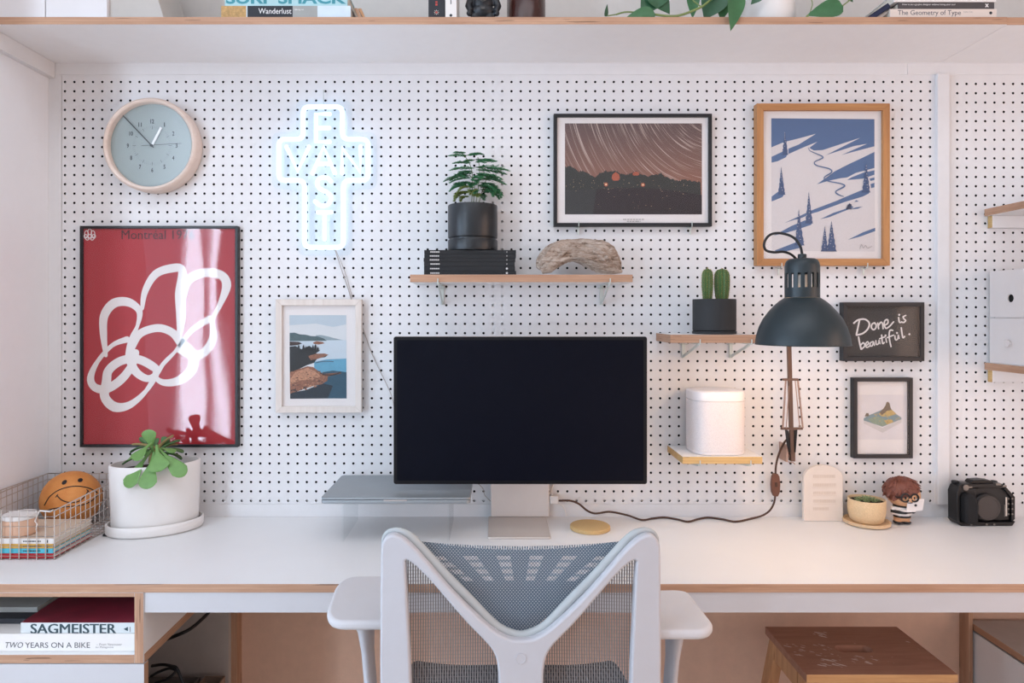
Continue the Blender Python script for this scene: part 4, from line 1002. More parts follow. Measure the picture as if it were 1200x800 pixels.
mb = MB(); mb.ball((lx, ly, Z(378)), .022, 'bulb', 16, 10); mb.lathe([(.013, Z(368)), (.014, Z(352)), (.014, Z(322)), (.001, Z(320))], c, 'lamp_in', 20, caps=False); mb.build('bulb', root, smooth=60)
mb = MB(); L = curve([P(940, 298, ld), P(938, 289, ld), P(932, 280, ld+.004), P(923, 275, ld+.01), P(911, 273, ld+.015), P(901, 276, ld+.018), P(895.5, 285, ld+.02), P(897.5, 293, ld+.022), P(907, 295.5, ld+.024), P(918, 295, ld+.026), P(927, 298, ld+.03), P(933, 304, ld+.04), P(935, 312, ld+.052), P(934, 330, ld+.06)], 6)
mb.tube(L, 1.5*k, 'cord_black', 10); mb.build('cord_loop', root, smooth=60)
# arm: from the board mount up behind the shade, then forward to the collar
A0 = P(928, 535, 1.822); A1 = P(924.5, 405, 1.70)+(P(924.5, 405, 1.70)-A0)*.10; A2 = Vector((lx, ly+R+.004, Z(342)))
def sqbar(a, b, w, m, name):
    a, b = Vector(a), Vector(b); t = (b-a).normalized(); s1 = t.cross(Vector((0, 1, .3))).normalized()*w; s2 = t.cross(s1).normalized()*w
    mb = MB(); mb.hexa([a-s1-s2, a+s1-s2, a+s1+s2, a-s1+s2], [b-s1-s2, b+s1-s2, b+s1+s2, b-s1+s2], m); return mb.build(name, root, bevel=.001)
sqbar(A0, A1, .0048, 'lamp_arm', 'lower_arm'); sqbar(A1, A2, .0042, 'lamp_arm', 'upper_arm')
mb = MB(); mb.tube([A1+Vector((-.014, 0, 0)), A1+Vector((.014, 0, 0))], .009, 'lamp_arm', 16); mb.build('elbow_joint', root, smooth=40)
mb = MB(); mb.tube([A2+Vector((0, .004, 0)), Vector((lx, ly+R*.9, Z(342)))], .006, 'lamp_black', 12); mb.build('shade_joint', root, smooth=40)
M['spring'] = plain('pinkish_steel_spring', 'b79a8c', .4, .6)
arm = lambda py: A0.lerp(A1, (535-py)/(535-392))
for sg, xt, xb in ((-1, (920, 924.5), (916.5, 920.5)), (1, (931, 934), (936.5, 940))):
    for j in (0, 1):
        a = arm(442.5); b = arm(500); a = Vector((XP(xt[j], a.y+CAMD), a.y-.004, a.z)); b = Vector((XP(xb[j], b.y+CAMD), b.y-.004, b.z))
        mb = MB(); n = 260; t = (b-a); e1 = t.normalized().orthogonal().normalized(); e2 = t.normalized().cross(e1)
        if j == (0 if sg < 0 else 1):
            q = [a+t*(.02+.96*i/n)+(e1*math.cos(i*1.3)+e2*math.sin(i*1.3))*.0024 for i in range(n+1)]; mb.tube(q, .0006, 'spring', 4)
        mb.tube([a, b], .0013, 'spring', 6); mb.build('spring', root, smooth=60)
for py, w in ((442.5, 8.2), (500, 12)):
    a = arm(py); mb = MB(); mb.box(a.x-w*1.76/F-.002, a.x+w*1.76/F+.002, a.y-.006, a.y-.0, a.z-.003, a.z+.003, 'lamp_arm'); mb.build('spring_bar', root, bevel=.0008)
mb = MB()
for sg in (-1, 1):
    a, b = arm(503), arm(529); mb.hexa([b+Vector((sg*.0052, -.006, 0)), b+Vector((sg*.0082, -.006, 0)), b+Vector((sg*.0082, .008, 0)), b+Vector((sg*.0052, .008, 0))], [a+Vector((sg*.0092, -.006, 0)), a+Vector((sg*.0142, -.006, .006)), a+Vector((sg*.0142, .008, .006)), a+Vector((sg*.0092, .008, 0))], 'matte_black')
mb.build('fork', root, bevel=.0006)
mb = MB(); mb.box(A0.x-.0055, A0.x+.0055, -.052, -.034, ZP(538, 1.822)-.004, ZP(528, 1.822), 'lamp_arm')
mb.box(A0.x-.017, A0.x-.012, -.048, -.001, ZP(540, 1.83), ZP(520, 1.83), 'spring'); mb.box(A0.x-.014, A0.x-.004, -.005, -.0012, ZP(540, 1.84), ZP(523, 1.84), 'spring')
mb.box(A0.x-.014, A0.x+.008, -.04, -.004, ZP(536, 1.83), ZP(532, 1.83), 'spring'); mb.tube([(A0.x-.004, -.03, ZP(541, 1.835)), (A0.x+.01, -.03, ZP(542, 1.835)), (A0.x+.014, -.03, ZP(544, 1.835))], .0016, 'spring', 6); mb.build('wall_bracket', root, bevel=.0006)
pts = curve([arm(512)+Vector((-.006, .004, 0)), P(918, 520, 1.832), P(912, 534, 1.835), P(909.3, 546, 1.838), P(908.8, 556, 1.84)], 6)
mb = MB(); mb.tube(pts, .0027, 'lamp_cord', 8)
dsk = lambda px, py: P(px, py, DD(py, DESK+.003))
pts = curve([P(908.6, 579, 1.842), P(907, 589, 1.842), P(902, 598, 1.842), P(893, 604, 1.842), dsk(880, 607.5), dsk(862, 611), dsk(847, 608.3), dsk(830, 606.2), dsk(818, 608), dsk(806, 611), dsk(793, 608.2), dsk(778, 606), dsk(765, 607.2), dsk(752, 609), P(735, 603.5, 1.84), P(715, 599.5, 1.845), P(703, 601, 1.845), P(696, 601.3, 1.845), P(688, 598, 1.843), P(678, 590, 1.842), P(668, 586.5, 1.84), P(655, 586.5, 1.842)], 6)
mb.tube(pts, .0027, 'lamp_cord', 8); mb.build('power_cord', root, smooth=60)
M['switch_brown'] = plain('brown_switch', '6f4635', .5)
mb = MB(); mb.loft([[P(908.5+dx*w_, py, 1.842)+Vector((0, dy, 0)) for dx, dy in ((-1, -.006), (1, -.006), (1, .006), (-1, .006))] for py, w_ in ((554.5, 2.2), (558, 4.2), (567, 5.2), (576, 4.6), (581, 2.4))], 'switch_brown'); sw = mb.build('cord_switch', root, bevel=.0015, seg=2)
mb = MB(); q = P(908.5, 567, 1.842); mb.box(q.x-.003, q.x+.003, q.y-.0082, q.y-.004, q.z-.006, q.z+.006, 'lamp_cord'); mb.build('rocker', sw, bevel=.0008)

# ------------------------------------------------------------------ pale embossed plaque
M['plaque'] = plain('pale_stone_plaque', 'e2d6cc', .8, var=.03)
dq = 1.822; x0, x1, z1 = XP(942, dq), XP(988, dq), ZP(545, dq); zz0 = DESK+.0003; r = .034; cxm = (x0+x1)/2
pts = [(x0, zz0), (x1, zz0), (x1, z1-r)]+[(cxm+(x1-cxm)*math.cos(a), z1-r+r*math.sin(a)) for a in [PI/24*i for i in range(1, 24)]]+[(x0, z1-r)]
root = thing('plaque', (cxm, dq-CAMD, zz0), 'pale round topped plaque leaning in front of the pegboard, right end of lamp cord', 'plaque')
mb = MB(); mb.plate(pts, dq-CAMD, dq-CAMD+.012, 'plaque'); mb.build('tablet', root, bevel=.0015)
M['plaque_line'] = plain('plaque_relief', 'd8c9bc', .85, var=.05); mb = MB()
for i, py in enumerate((558, 568, 577.5, 587, 596)):
    a, b = XP(953, dq), XP(980 if i < 4 else 972, dq); z = ZP(py, dq)
    if i in (1, 2, 3): mb.box(a-.001, b+.001, dq-CAMD-.0004, dq-CAMD+.001, z-.0075, z-.0069, 'plaque_line')
    xx = a
    while xx < b-.003: w = .0016+random.random()*.0018; mb.box(xx, xx+w, dq-CAMD-.0005, dq-CAMD+.001, z-.004, z+.004, 'plaque_line'); xx += w+.0013
mb.build('relief', root)

# ------------------------------------------------------------------ little succulent
M['speckle'] = plain('speckled_sand_pot', 'dcbf97', .7, var=.16, vs=420); M['speck2'] = plain('sand_saucer', 'dfc09a', .65, var=.06)
M['aloe'] = plain('grey_green_leaves', '8b9a6c', .55, var=.22, vs=150)
sd = 1.80; sx = XP(1015.5, sd); R = 20.2*sd/F; sy = sd-CAMD
root = thing('potted_succulent', (sx, sy, DESK), 'tiny rosette succulent in a speckled sand coloured pot with saucer', 'potted plant')
c = (sx, sy, DESK)
mb = MB(); q = 25.5*sd/F; mb.lathe([(q*.8, .0004), (q*.97, .003), (q, .0105), (q*.97, .0115), (q*.92, .0105), (q*.88, .006), (.001, .006)], c, 'speck2', 48); mb.build('saucer', root, smooth=50)
zt_ = ZP(584, sd)-DESK
mb = MB(); mb.lathe([(R*.75, .0064), (R*.88, .012), (R*.97, .026), (R, .042), (R*1.0, zt_-.0015), (R*.98, zt_), (R*.93, zt_), (R*.91, zt_-.006)], c, 'speckle', 48, caps=False); mb.build('pot', root, smooth=50)
mb = MB(); mb.lathe([(R*.92, zt_-.008), (R*.91, zt_-.006), (.001, zt_-.005)], c, 'soil', 28); mb.build('soil', root, smooth=50)
mb = MB(); rnd = random.Random(11)
for cxo, cyo, sc, n in ((0, 0, 1.15, 16), (-.018, .006, .8, 12), (.02, .004, .75, 12), (-.008, -.014, .7, 11), (.012, -.014, .65, 10), (-.026, -.006, .55, 9), (.028, -.006, .5, 9)):
    for i in range(n):
        a = i*2.4; el = .25+.85*i/n; L = sc*(.019-.006*i/n)
        dv = Vector((math.cos(a)*math.cos(el), math.sin(a)*math.cos(el), math.sin(el)))
        mb.loft(leafrings(Vector((sx+cxo, sy+cyo, DESK+zt_-.006)), dv, Vector((0, 0, 1)) if abs(dv.z) < .95 else Vector((1, 0, 0)), L, lambda s_: L*.22*(math.sin(PI*min(1, s_*.8+.2))), lambda s_: L*.11*(1-s_*.8), -.3, 5, 7), 'aloe')
mb.build('leaves', root, smooth=60)

# ------------------------------------------------------------------ toy figurine
M['toy_skin'] = plain('toy_skin', 'd6a37b', .5, var=.02); M['toy_hair'] = plain('brown_toy_hair', '764233', .5, var=.12); M['toy_black'] = plain('toy_black', '17171a', .45); M['toy_white'] = plain('toy_white', 'ece6e4', .45, var=.01)
t = NT('striped_toy_shirt'); sp = t.n('ShaderNodeSeparateXYZ'); t.link(t.coord(), sp.inputs[0])
st = t.math('GREATER_THAN', t.math('SINE', t.math('MULTIPLY_ADD', sp.outputs[2], 2*PI/.0145, -1.5)), .12)
zz = sp.outputs[2]
sh_ = t.math('MULTIPLY', t.math('GREATER_THAN', zz, .0195), t.math('LESS_THAN', zz, .053))
col = t.mix(st, lin('ece6e4'), lin('17171a')); col = t.mix(sh_, lin('d6a37b'), col); col = t.mix(t.math('LESS_THAN', zz, .0095), col, lin('17171a'))
t.bsdf(col, .5); M['toy_body'] = t.m
td = 1.80; tx, ty = XP(1056, td), td-CAMD; u = td/F
root = thing('figurine', (tx, ty, DESK), 'small toy boy figurine with brown hair and glasses holding a white laptop', 'figurine')
def T(px, py, dy=0.0):
    q = P(px, py, td+dy); q.z = max(q.z+(DESK+.0004-ZP(611.5, td)), DESK+.0004); return q
mb = MB()
mb.ball(T(1057, 595), 10.5*u, 'toy_body', 20, 14, (1.05, .95, 1.05)); mb.ball(T(1057, 602), 9.5*u, 'toy_body', 20, 12, (1, .9, .8))
for px in (1051, 1061): mb.tube([T(px, 604), T(px, 609)], 3.6*u, 'toy_body', 12); mb.ball(T(px+1, 609.3, -.004), 4.6*u, 'toy_body', 14, 10, (1.05, 1.35, .5))
mb.tube([T(1047.5, 592), T(1046.5, 598, -.006), T(1054, 600, -.019), T(1064, 597, -.026)], [3.4*u, 3.2*u, 2.9*u, 2.6*u], 'toy_body', 10)
mb.tube([T(1066, 593, .004), T(1070, 597, -.008), T(1070, 597, -.022)], [3.2*u, 3.0*u, 2.6*u], 'toy_body', 10); mb.ball(T(1066, 596.5, -.026), 3.0*u, 'toy_body', 10, 8); mb.ball(T(1070, 596, -.025), 3.0*u, 'toy_body', 10, 8)
mb.ball(T(1059, 577), 17.5*u, 'toy_body', 24, 16, (1.0, .95, .92)); mb.tube([T(1058, 590), T(1058, 586)], 5*u, 'toy_body', 12)
for sx_, dy in ((1042.5, .004), (1075.5, .004)): mb.ball(T(sx_, 581, dy), 3.2*u, 'toy_body', 10, 8, (.7, .8, 1.1))
mb.ball(T(1066.5, 583.5, -17.2*u), 1.9*u, 'toy_body', 10, 8)
body = mb.build('body', root, remesh=.0011)
mb = MB(); rnd = random.Random(3)
mb.ball(T(1056.5, 573, .004), 18.4*u, 'toy_hair', 24, 16, (1.02, 1.0, .90))
for i in range(150):
    z_ = rnd.uniform(-.35, 1); a = rnd.uniform(0, 2*PI); q = math.sqrt(1-z_*z_); n = Vector((math.cos(a)*q, math.sin(a)*q, z_))
    if n.y < -.25 and n.z < .30 and n.x > -.55: continue
    b = T(1056.5, 573, .004)+Vector((n.x*1.02, n.y, n.z*.9))*17.2*u; tg = (n*.28+Vector((rnd.uniform(-.5, .6), rnd.uniform(-.4, .2), -.55+.3*n.z))).normalized()
    L = rnd.uniform(.012, .018); mb.loft(leafrings(b+n*.0008, tg, n, L, lambda s_: .0046*math.sin(PI*min(1, s_*.7+.3)), lambda s_: .0042*(1-s_*.8), .25, 5, 6), 'toy_hair')
mb.build('hair', root, smooth=50)
mb = MB()
for px, w in ((1061, 4.6), (1072, 4.3)):
    g = T(px, 581.3, -17.6*u+abs(px-1066)*.0004); mb.tube([g+Vector((math.cos(2*PI*k/20)*w*u, 0, math.sin(2*PI*k/20)*w*u)) for k in range(20)], 1.0*u, 'toy_black', 8, True)
mb.tube([T(1065.3, 581, -17.8*u), T(1067.8, 581, -17.8*u)], .8*u, 'toy_black', 6); mb.tube([T(1056.5, 581, -16.6*u), T(1045, 579.5, -5*u)], .8*u, 'toy_black', 6); mb.build('glasses', root, smooth=50)
mb = MB()
for px in (1061.3, 1071.5): mb.ball(T(px, 581.5, -16.0*u), 1.4*u, 'toy_black', 10, 8, (.8, .7, 1.1))
mb.tube([T(1063.5, 587, -16*u), T(1066.5, 587.6, -16.2*u), T(1069.5, 587, -16*u)], .5*u, 'toy_black', 6); mb.build('face_features', root, smooth=50)
lp = [T(1062.2, 597.6, -.031), T(1081.2, 596.2, -.031), T(1083.5, 582.6, -.036), T(1064.3, 582.8, -.036)]
mb = MB(); mb.hexa([p+Vector((0, .0022, 0)) for p in lp], lp, 'toy_white'); q = [lp[0]+Vector((0, .001, 0)), lp[1]+Vector((0, .001, 0)), lp[1]+Vector((.001, .018, 0)), lp[0]+Vector((0, .018, 0))]; mb.hexa(q, [p+Vector((0, 0, .002)) for p in q], 'toy_white'); lo_ = mb.build('toy_laptop', root, bevel=.0006)
mb = MB(); g = T(1073, 590, -.0336); mb.lathe([(1.5*u, -.0005), (1.5*u, .0006)], g, 'toy_black', 14, 'y'); mb.build('lid_dot', lo_)

# ------------------------------------------------------------------ camera in a cage
M['cam'] = plain('camera_black', '111114', .5, var=.1, bump=.0002, bs=900); M['cam_grip'] = plain('camera_grip_rubber', '131316', .8, var=.1, bump=.0006, bs=1200); M['cam_cage'] = plain('cage_black_anodised', '0f0f12', .42, .2); M['cap'] = plain('grey_body_cap', '453d3a', .6, var=.05); M['cam_metal'] = plain('camera_grey_metal', '7b7774', .4, .7)
dc = 1.785; K = dc/F; yf = dc-CAMD
root = thing('camera', (XP(1150, dc), yf+.03, DESK), 'black digital camera in a metal cage standing at the right end of the desk', 'camera')
C = lambda px, py: (XP(1121+(px-1113)*68/76, dc), DESK+.0006+(615.5-py)*K)
def cpl(pts, y0, y1, m, name, bev=.001, par=None):
    mb = MB(); mb.plate([C(*p) for p in pts], y0, y1, m); return mb.build(name, par or root, bevel=bev, seg=2, smooth=40)
cpl([(1117, 611), (1184, 611), (1184, 580), (1180, 574), (1172, 572), (1166, 567), (1148, 567), (1142, 572), (1122, 573), (1117, 579)], yf+.004, yf+.038, 'cam', 'body', .003)
g = cpl([(1120, 612), (1136, 613), (1137, 590), (1133, 579), (1124, 576), (1119, 582)], yf-.018, yf+.012, 'cam_grip', 'grip', .006)
# cage: side straps, base plate, top plate
mb = MB()
for pts in ([(1113, 610), (1117, 613), (1117, 580), (1121, 572), (1116, 570), (1112.5, 577)], [(1184, 612), (1189, 608), (1189, 582), (1178, 571), (1174, 572), (1184, 583)]): mb.plate([C(*p) for p in pts], yf-.002, yf+.034, 'cam_cage')
mb.plate([C(*p) for p in [(1113, 610), (1117, 615.4), (1184, 615.4), (1188, 610), (1184, 611.2), (1118, 611.6)]], yf-.006, yf+.038, 'cam_cage')
mb.plate([C(*p) for p in [(1116, 570), (1121, 573.5), (1140, 571.5), (1174, 572), (1178, 571), (1172, 566.5), (1140, 567), (1120, 567.5)]], yf-.001, yf+.034, 'cam_cage')
cage = mb.build('cage', root, bevel=.0012, smooth=40)
mb = MB()
for px in (1180, 1185):
    for py in (584, 590, 596, 602): mb.lathe([(1.0*K, 0), (1.0*K, .0012)], (C(px, py)[0], yf-.0022, C(px, py)[1]), 'cam_metal', 10, 'y')
for px in (1130, 1150, 1160): mb.lathe([(1.2*K, 0), (1.2*K, .001)], (C(px, 613.6)[0], yf-.0062, C(px, 613.6)[1]), 'cam_metal', 10, 'y')
mb.box(C(1178.4, 0)[0], C(1180.2, 0)[0], yf+.0025, yf+.005, C(0, 605)[1], C(0, 583)[1], 'plaque'); mb.build('screws', cage, smooth=40)
mb = MB()
for a_, b_, c_, d_ in ((1121, 1133, 571.6, 569.8), (1164, 1171, 568.5, 566.4), (1173, 1178, 570.5, 568.6)): mb.box(C(a_, 0)[0], C(b_, 0)[0], yf-.0022, yf+.004, C(0, c_)[1], C(0, d_)[1], 'cam_metal')
mb.box(C(1176.2, 0)[0], C(1177.4, 0)[0], yf+.0022, yf+.005, C(0, 606)[1], C(0, 592)[1], 'cam_metal'); mb.tube([(C(1137, 0)[0], yf+.001, C(0, 576)[1]), (C(1139.5, 0)[0], yf+.001, C(0, 584)[1]), (C(1138.5, 0)[0], yf+.001, C(0, 594)[1]), (C(1140, 0)[0], yf+.001, C(0, 608)[1])], .0009, 'cap', 6); mb.build('rails', cage, bevel=.0003)
cpl([(1134, 566.8), (1137, 563.6), (1150, 562.8), (1161, 564), (1165, 567)], yf+.006, yf+.032, 'cam_cage', 'cold_shoe_plate', .001)
mb = MB()
for px, py, r, h, m in ((1119.5, 567.5, 4.0, .004, 'cam'), (1129, 568, 4.2, .003, 'cam_metal'), (1171, 567.5, 3.6, .004, 'cam')):
    x_, z_ = C(px, py); mb.lathe([(r*K, 0), (r*K, h), (r*K*.8, h+.001), (.0001, h+.001)], (x_, yf+.025, z_-.001), m, 20)
x_, z_ = C(1124, 571); mb.lathe([(3.4*K, 0), (3.4*K, .0035), (.0001, .004)], (x_, yf-.001, z_), 'cam_metal', 16, 'y'); mb.build('dials', root, smooth=40)
x_, z_ = XP(1155.5, dc), C(0, 594.3)[1]
mb = MB(); mb.lathe([(16.2*K, -.004), (16.2*K, .006), (15.2*K, .008), (14.4*K, .0085)], (x_, yf+.003, z_), 'cam', 48, 'y'); mb.build('lens_mount', root, smooth=40)
mb = MB(); mb.lathe([(14.2*K, .0), (14.2*K, .012), (13.6*K, .0135), (12.0*K, .0135), (11.8*K, .0125), (.0001, .0125)], (x_, yf+.003, z_), 'cap', 48, 'y'); mb.build('body_cap', root, smooth=30)
# ------------------------------------------------------------------ white oval planter with succulent
M['pot_white'] = plain('white_ceramic', 'e9e5e2', .5, var=.012, bump=.0002, bs=60)
M['leaf_suc'] = plain('succulent_green', '6e9a55', .45, var=.14, vs=40); M['leaf_suc2'] = plain('succulent_dark_green', '47703f', .5, var=.2, vs=40); M['leaf_brown'] = plain('dry_succulent_leaf', '9a8a5a', .6, var=.2, vs=80)
pd = 1.752; px_, py_ = XP(182.5, pd), pd-CAMD; rot = .42; pz = DESK+.0003
A = .106; B_ = .062
zr = ZP(540.5, pd)-pz
root = thing('potted_succulent', (px_, py_, pz), 'green paddle leaved succulent in a large white oval pot on the desk', 'potted plant')
c = (px_, py_, pz); ell = (1, B_/A)
mb = MB(); q = A*1.075
mb.lathe([(q*.9, 0), (q*.97, .002), (q, .006), (q, .026), (q*.985, .028), (q*.955, .027), (q*.95, .009), (.001, .008)], c, 'pot_white', 72, ell=(1, .66), rot=rot); mb.build('saucer', root, smooth=50)
mb = MB(); mb.lathe([(A*.85, .0085), (A*.93, .011), (A*.955, .02), (A*.985, zr*.6), (A, zr-.003), (A*.985, zr), (A*.95, zr), (A*.94, zr-.02)], c, 'pot_white', 72, ell=(1, .66), rot=rot, caps=False); mb.build('pot', root, smooth=50)
mb = MB(); mb.lathe([(A*.945, zr-.022), (A*.94, zr-.018), (.001, zr-.012)], c, 'soil', 40, ell=(1, .66), rot=rot); mb.build('soil', root, smooth=50)
mb = MB()
def paddle(mb, p0, p1, wid, m, bend=.0, droop=0.6, up=(0, 0, 1), thick=.0035):
    p0, p1 = Vector(p0), Vector(p1); dv = p1-p0; L = dv.length; ax = dv.cross(Vector(up)).normalized()
    d0 = Matrix.Rotation(droop/2, 3, ax) @ dv.normalized()
    wf = lambda s_: wid*(.16+.12*s_ if s_ < .3 else .16+.036+.84*math.sin(min(1, (s_-.3)/.7)*PI*.56)**1.2 if s_ < .86 else .98*math.sqrt(max(0, 1-((s_-.82)/.18)**2))*.98)
    mb.loft(leafrings(p0, d0, up, L*(1+droop*droop/24), wf, lambda s_: thick*(1.15-.5*s_) if s_ < .97 else thick*.25, droop, 26, 14, .12, 2.2), m)
q = lambda px, py, dy=0: P(px, py, pd+dy)
ctr = q(183, 528, -.0)
# big hanging front leaves, then a ring of upright ones
UF = (0, -1, .55)
paddle(mb, q(177, 528, -.035), q(150, 572, -.092), .0215, 'leaf_suc', droop=.35, up=(-.25, -1, .5)); paddle(mb, q(181, 530, -.05), q(172.5, 573, -.102), .0225, 'leaf_suc', droop=.3, up=UF); paddle(mb, q(184, 522, -.045), q(187, 552.5, -.088), .0245, 'leaf_suc', droop=.3, up=(.1, -1, .8))
paddle(mb, q(184, 524, -.04), q(216, 558, -.075), .0195, 'leaf_suc', droop=.3, up=(.35, -1, .8)); paddle(mb, q(178, 519, -.04), q(158, 540, -.08), .0205, 'leaf_suc', droop=.4, up=(-.3, -1, .9))
paddle(mb, q(180, 530, -.02), q(174, 503, -.035), .0185, 'leaf_suc', droop=.2, up=(0, -1, .2)); paddle(mb, q(180, 524), q(154, 521, -.01), .008, 'leaf_brown', droop=.5); paddle(mb, q(180, 524), q(153, 531, .01), .009, 'leaf_suc2', droop=.9); paddle(mb, q(184, 526), q(204, 510, .02), .0085, 'leaf_brown', droop=.5)
paddle(mb, q(186, 528), q(212, 516, .03), .011, 'leaf_suc2', droop=.6); paddle(mb, q(188, 528), q(215, 531, .0), .012, 'leaf_suc2', droop=.9); paddle(mb, q(186, 526, .01), q(196, 512, .03), .012, 'leaf_suc2', droop=.2, up=(0, 1, .3)); paddle(mb, q(185, 527, -.01), q(204, 531, -.035), .013, 'leaf_suc', droop=.7)
paddle(mb, q(188, 526, .01), q(209, 521, .03), .008, 'leaf_brown', droop=.8); paddle(mb, q(178, 526, .01), q(163, 513, .02), .008, 'leaf_suc2', droop=.3, up=(0, 1, .3)); paddle(mb, q(176, 532), q(143, 545, -.02), .0105, 'leaf_suc2', droop=.7); paddle(mb, q(176, 530, -.01), q(150, 540, -.035), .011, 'leaf_suc', droop=.8)
paddle(mb, q(190, 531, .01), q(213, 539, .02), .011, 'leaf_suc2', droop=1.0); paddle(mb, q(182, 528, .02), q(182, 514, .045), .012, 'leaf_suc2', droop=.2, up=(0, 1, .3)); paddle(mb, q(181, 527, -.015), q(166, 530, -.045), .010, 'leaf_suc2', droop=.6)
for a, b in ((q(182, 540), q(180, 523)), (q(186, 541), q(188, 526)), (q(176, 542), q(177, 530))): mb.tube([a, b], .005, 'leaf_brown', 8)
mb.build('foliage', root, smooth=60)

# ------------------------------------------------------------------ wire basket and what is in it
bx0, bx1, by0, by1, bz0 = -1.2085, -.99, 1.534-CAMD, -.02, DESK+.0015; zb_, zf_ = ZP(554.5, CAMD+by1), ZP(598, 1.534)
root = thing('wire_basket', ((bx0+bx1)/2, (by0+by1)/2, DESK), 'silver wire basket with books and a ball at the left end of the desk', 'basket')
mb = MB(); rw = .00115; sp_ = .0192; mesh = 'wire'
def zrim(y): return zf_+(zb_-zf_)*(y-by0)/(by1-by0)
nx = round((bx1-bx0)/sp_); ny = round((by1-by0)/sp_)
for i in range(nx+1):
    x = bx0+(bx1-bx0)*i/nx
    mb.tube([(x, by0, zf_), (x, by0, bz0), (x, by1, bz0), (x, by1, zb_)], rw, mesh, 5)
for i in range(1, ny):
    y = by0+(by1-by0)*i/ny; z = zrim(y)
    mb.tube([(bx0, y, zb_), (bx0, y, bz0), (bx1, y, bz0), (bx1, y, z)], rw, mesh, 5)
for j in range(0, 5):
    q_ = (j+.35)/5; zf2, zb2 = bz0+(zf_-bz0)*q_, bz0+(zb_-bz0)*q_
    mb.tube([(bx0, by0, zf2), (bx1, by0, zf2), (bx1, by1, zb2), (bx0, by1, zb2)], rw, mesh, 5, True)
mb.build('mesh_sides', root, smooth=60)
mb = MB(); mb.tube([(bx0, by0, zf_), (bx1, by0, zf_), (bx1, by1, zb_), (bx0, by1, zb_)], .0016, mesh, 8, True); mb.tube([(bx0, by0, zf_), (bx0, by0+.02, zb_), (bx0, by1, zb_)], .0016, mesh, 8); mb.build('rim', root, smooth=60)
M['wire_bright'] = plain('bright_wire_clip', 'dcd6d0', .35, .7)
mb = MB(); xh = XP(46, 1.534); u = 1.534/F
mb.tube([(xh-3*u, by0-.002, zf_-22*u), (xh-1*u, by0-.0035, zf_-15*u), (xh-4*u, by0-.003, zf_-12*u), (xh-1*u, by0-.003, zf_-5*u), (xh+2*u, by0-.003, zf_+1*u)], .0016, 'wire_bright', 7)
mb.tube([(xh+2*u, by0-.002, zf_), (xh+14*u, by0-.002, zf_-1*u), (bx1-.002, by0-.002, zf_+1*u)], .0018, 'wire_bright', 7); mb.build('handle_clip', root, smooth=60)
mb = MB(); xh = XP(72, CAMD+by1); mb.tube([(xh-.004, by1-.002, zb_-.008), (xh, by1-.004, zb_+.004), (xh+.005, by1-.002, zb_-.004)], .0016, 'wire_bright', 7); mb.build('handle_clip', root, smooth=60)
M['bk_red'] = plain('red_spine', 'b3161f', .6, var=.03); M['bk_blue'] = plain('light_blue_spine', '4fb2c6', .6, var=.03); M['bk_yellow'] = plain('yellow_spine', 'd8a64a', .6, var=.03); M['bk_white'] = plain('white_book_cover', 'e7e2de', .6, var=.015); M['bk_tan'] = plain('beige_book_cover', 'd8c3ad', .7, var=.03)
z = bz0+.0012; ys = by0+.004; x1 = XP(62.3, 1.538)
tops = [ZP(648.3, 1.538), ZP(642.5, 1.538), ZP(637.2, 1.538), ZP(631, 1.538)]
M['ink_dark'] = plain('dark_spine_print', '2b3138', .7)
for k, (m, lb) in enumerate((('bk_red', 'thick red spined book lowest in the wire basket'), ('bk_blue', 'light blue spined book in the wire basket, on the red one'), ('bk_yellow', 'yellow spined book in the wire basket, under the white one'), ('bk_white', 'white spined book with beige cover, topmost in the wire basket'))):
    b = book('book', bx0+.006, x1+.0012*(k == 3)-.001*(k == 2), ys, ys+.148, z+.0002, tops[k], m, lb, group='books in the wire basket')
    if k == 3: mb = MB(); mb.box(bx0+.0065, x1+.0008, ys+.002, ys+.147, tops[k], tops[k]+.0004, 'bk_tan'); mb.build('cover_print', b)
    if k > 0:
        mb = MB(); zm = (z+tops[k])/2; xx = XP(27, 1.538)
        while xx < XP(48, 1.538): w = random.uniform(.002, .005); mb.box(xx, xx+w, ys-.0002, ys, zm-.0014, zm+.0014, 'ink_dark'); xx += w+.001
        xx = XP(55, 1.538); mb.box(xx, xx+.0025, ys-.0002, ys, zm-.003, zm+.003, 'ink_dark'); mb.build('spine_print', b)
    z = tops[k]
jt = z+.0006; jd = 1.572; jx = XP(24, jd); jr = 17.2*jd/F
M['jar_glass'] = plain('peach_candle_glass', 'd9ae92', .3, var=.05)
root = thing('jar', (jx, jd-CAMD, jt), 'small peach glass candle jar with a white lid in the wire basket', 'jar')
jh = 24*jd/F
mb = MB(); mb.lathe([(jr*.92, 0), (jr, .003), (jr, jh*.74), (jr*.96, jh*.78)], (jx, jd-CAMD, jt), 'jar_glass', 40); mb.build('body', root, smooth=40)
mb = MB(); mb.lathe([(jr*1.0, jh*.785), (jr*1.02, jh*.8), (jr*1.02, jh*.97), (jr*.99, jh), (.001, jh)], (jx, jd-CAMD, jt), 'bk_white', 40); mb.build('lid', root, smooth=40)
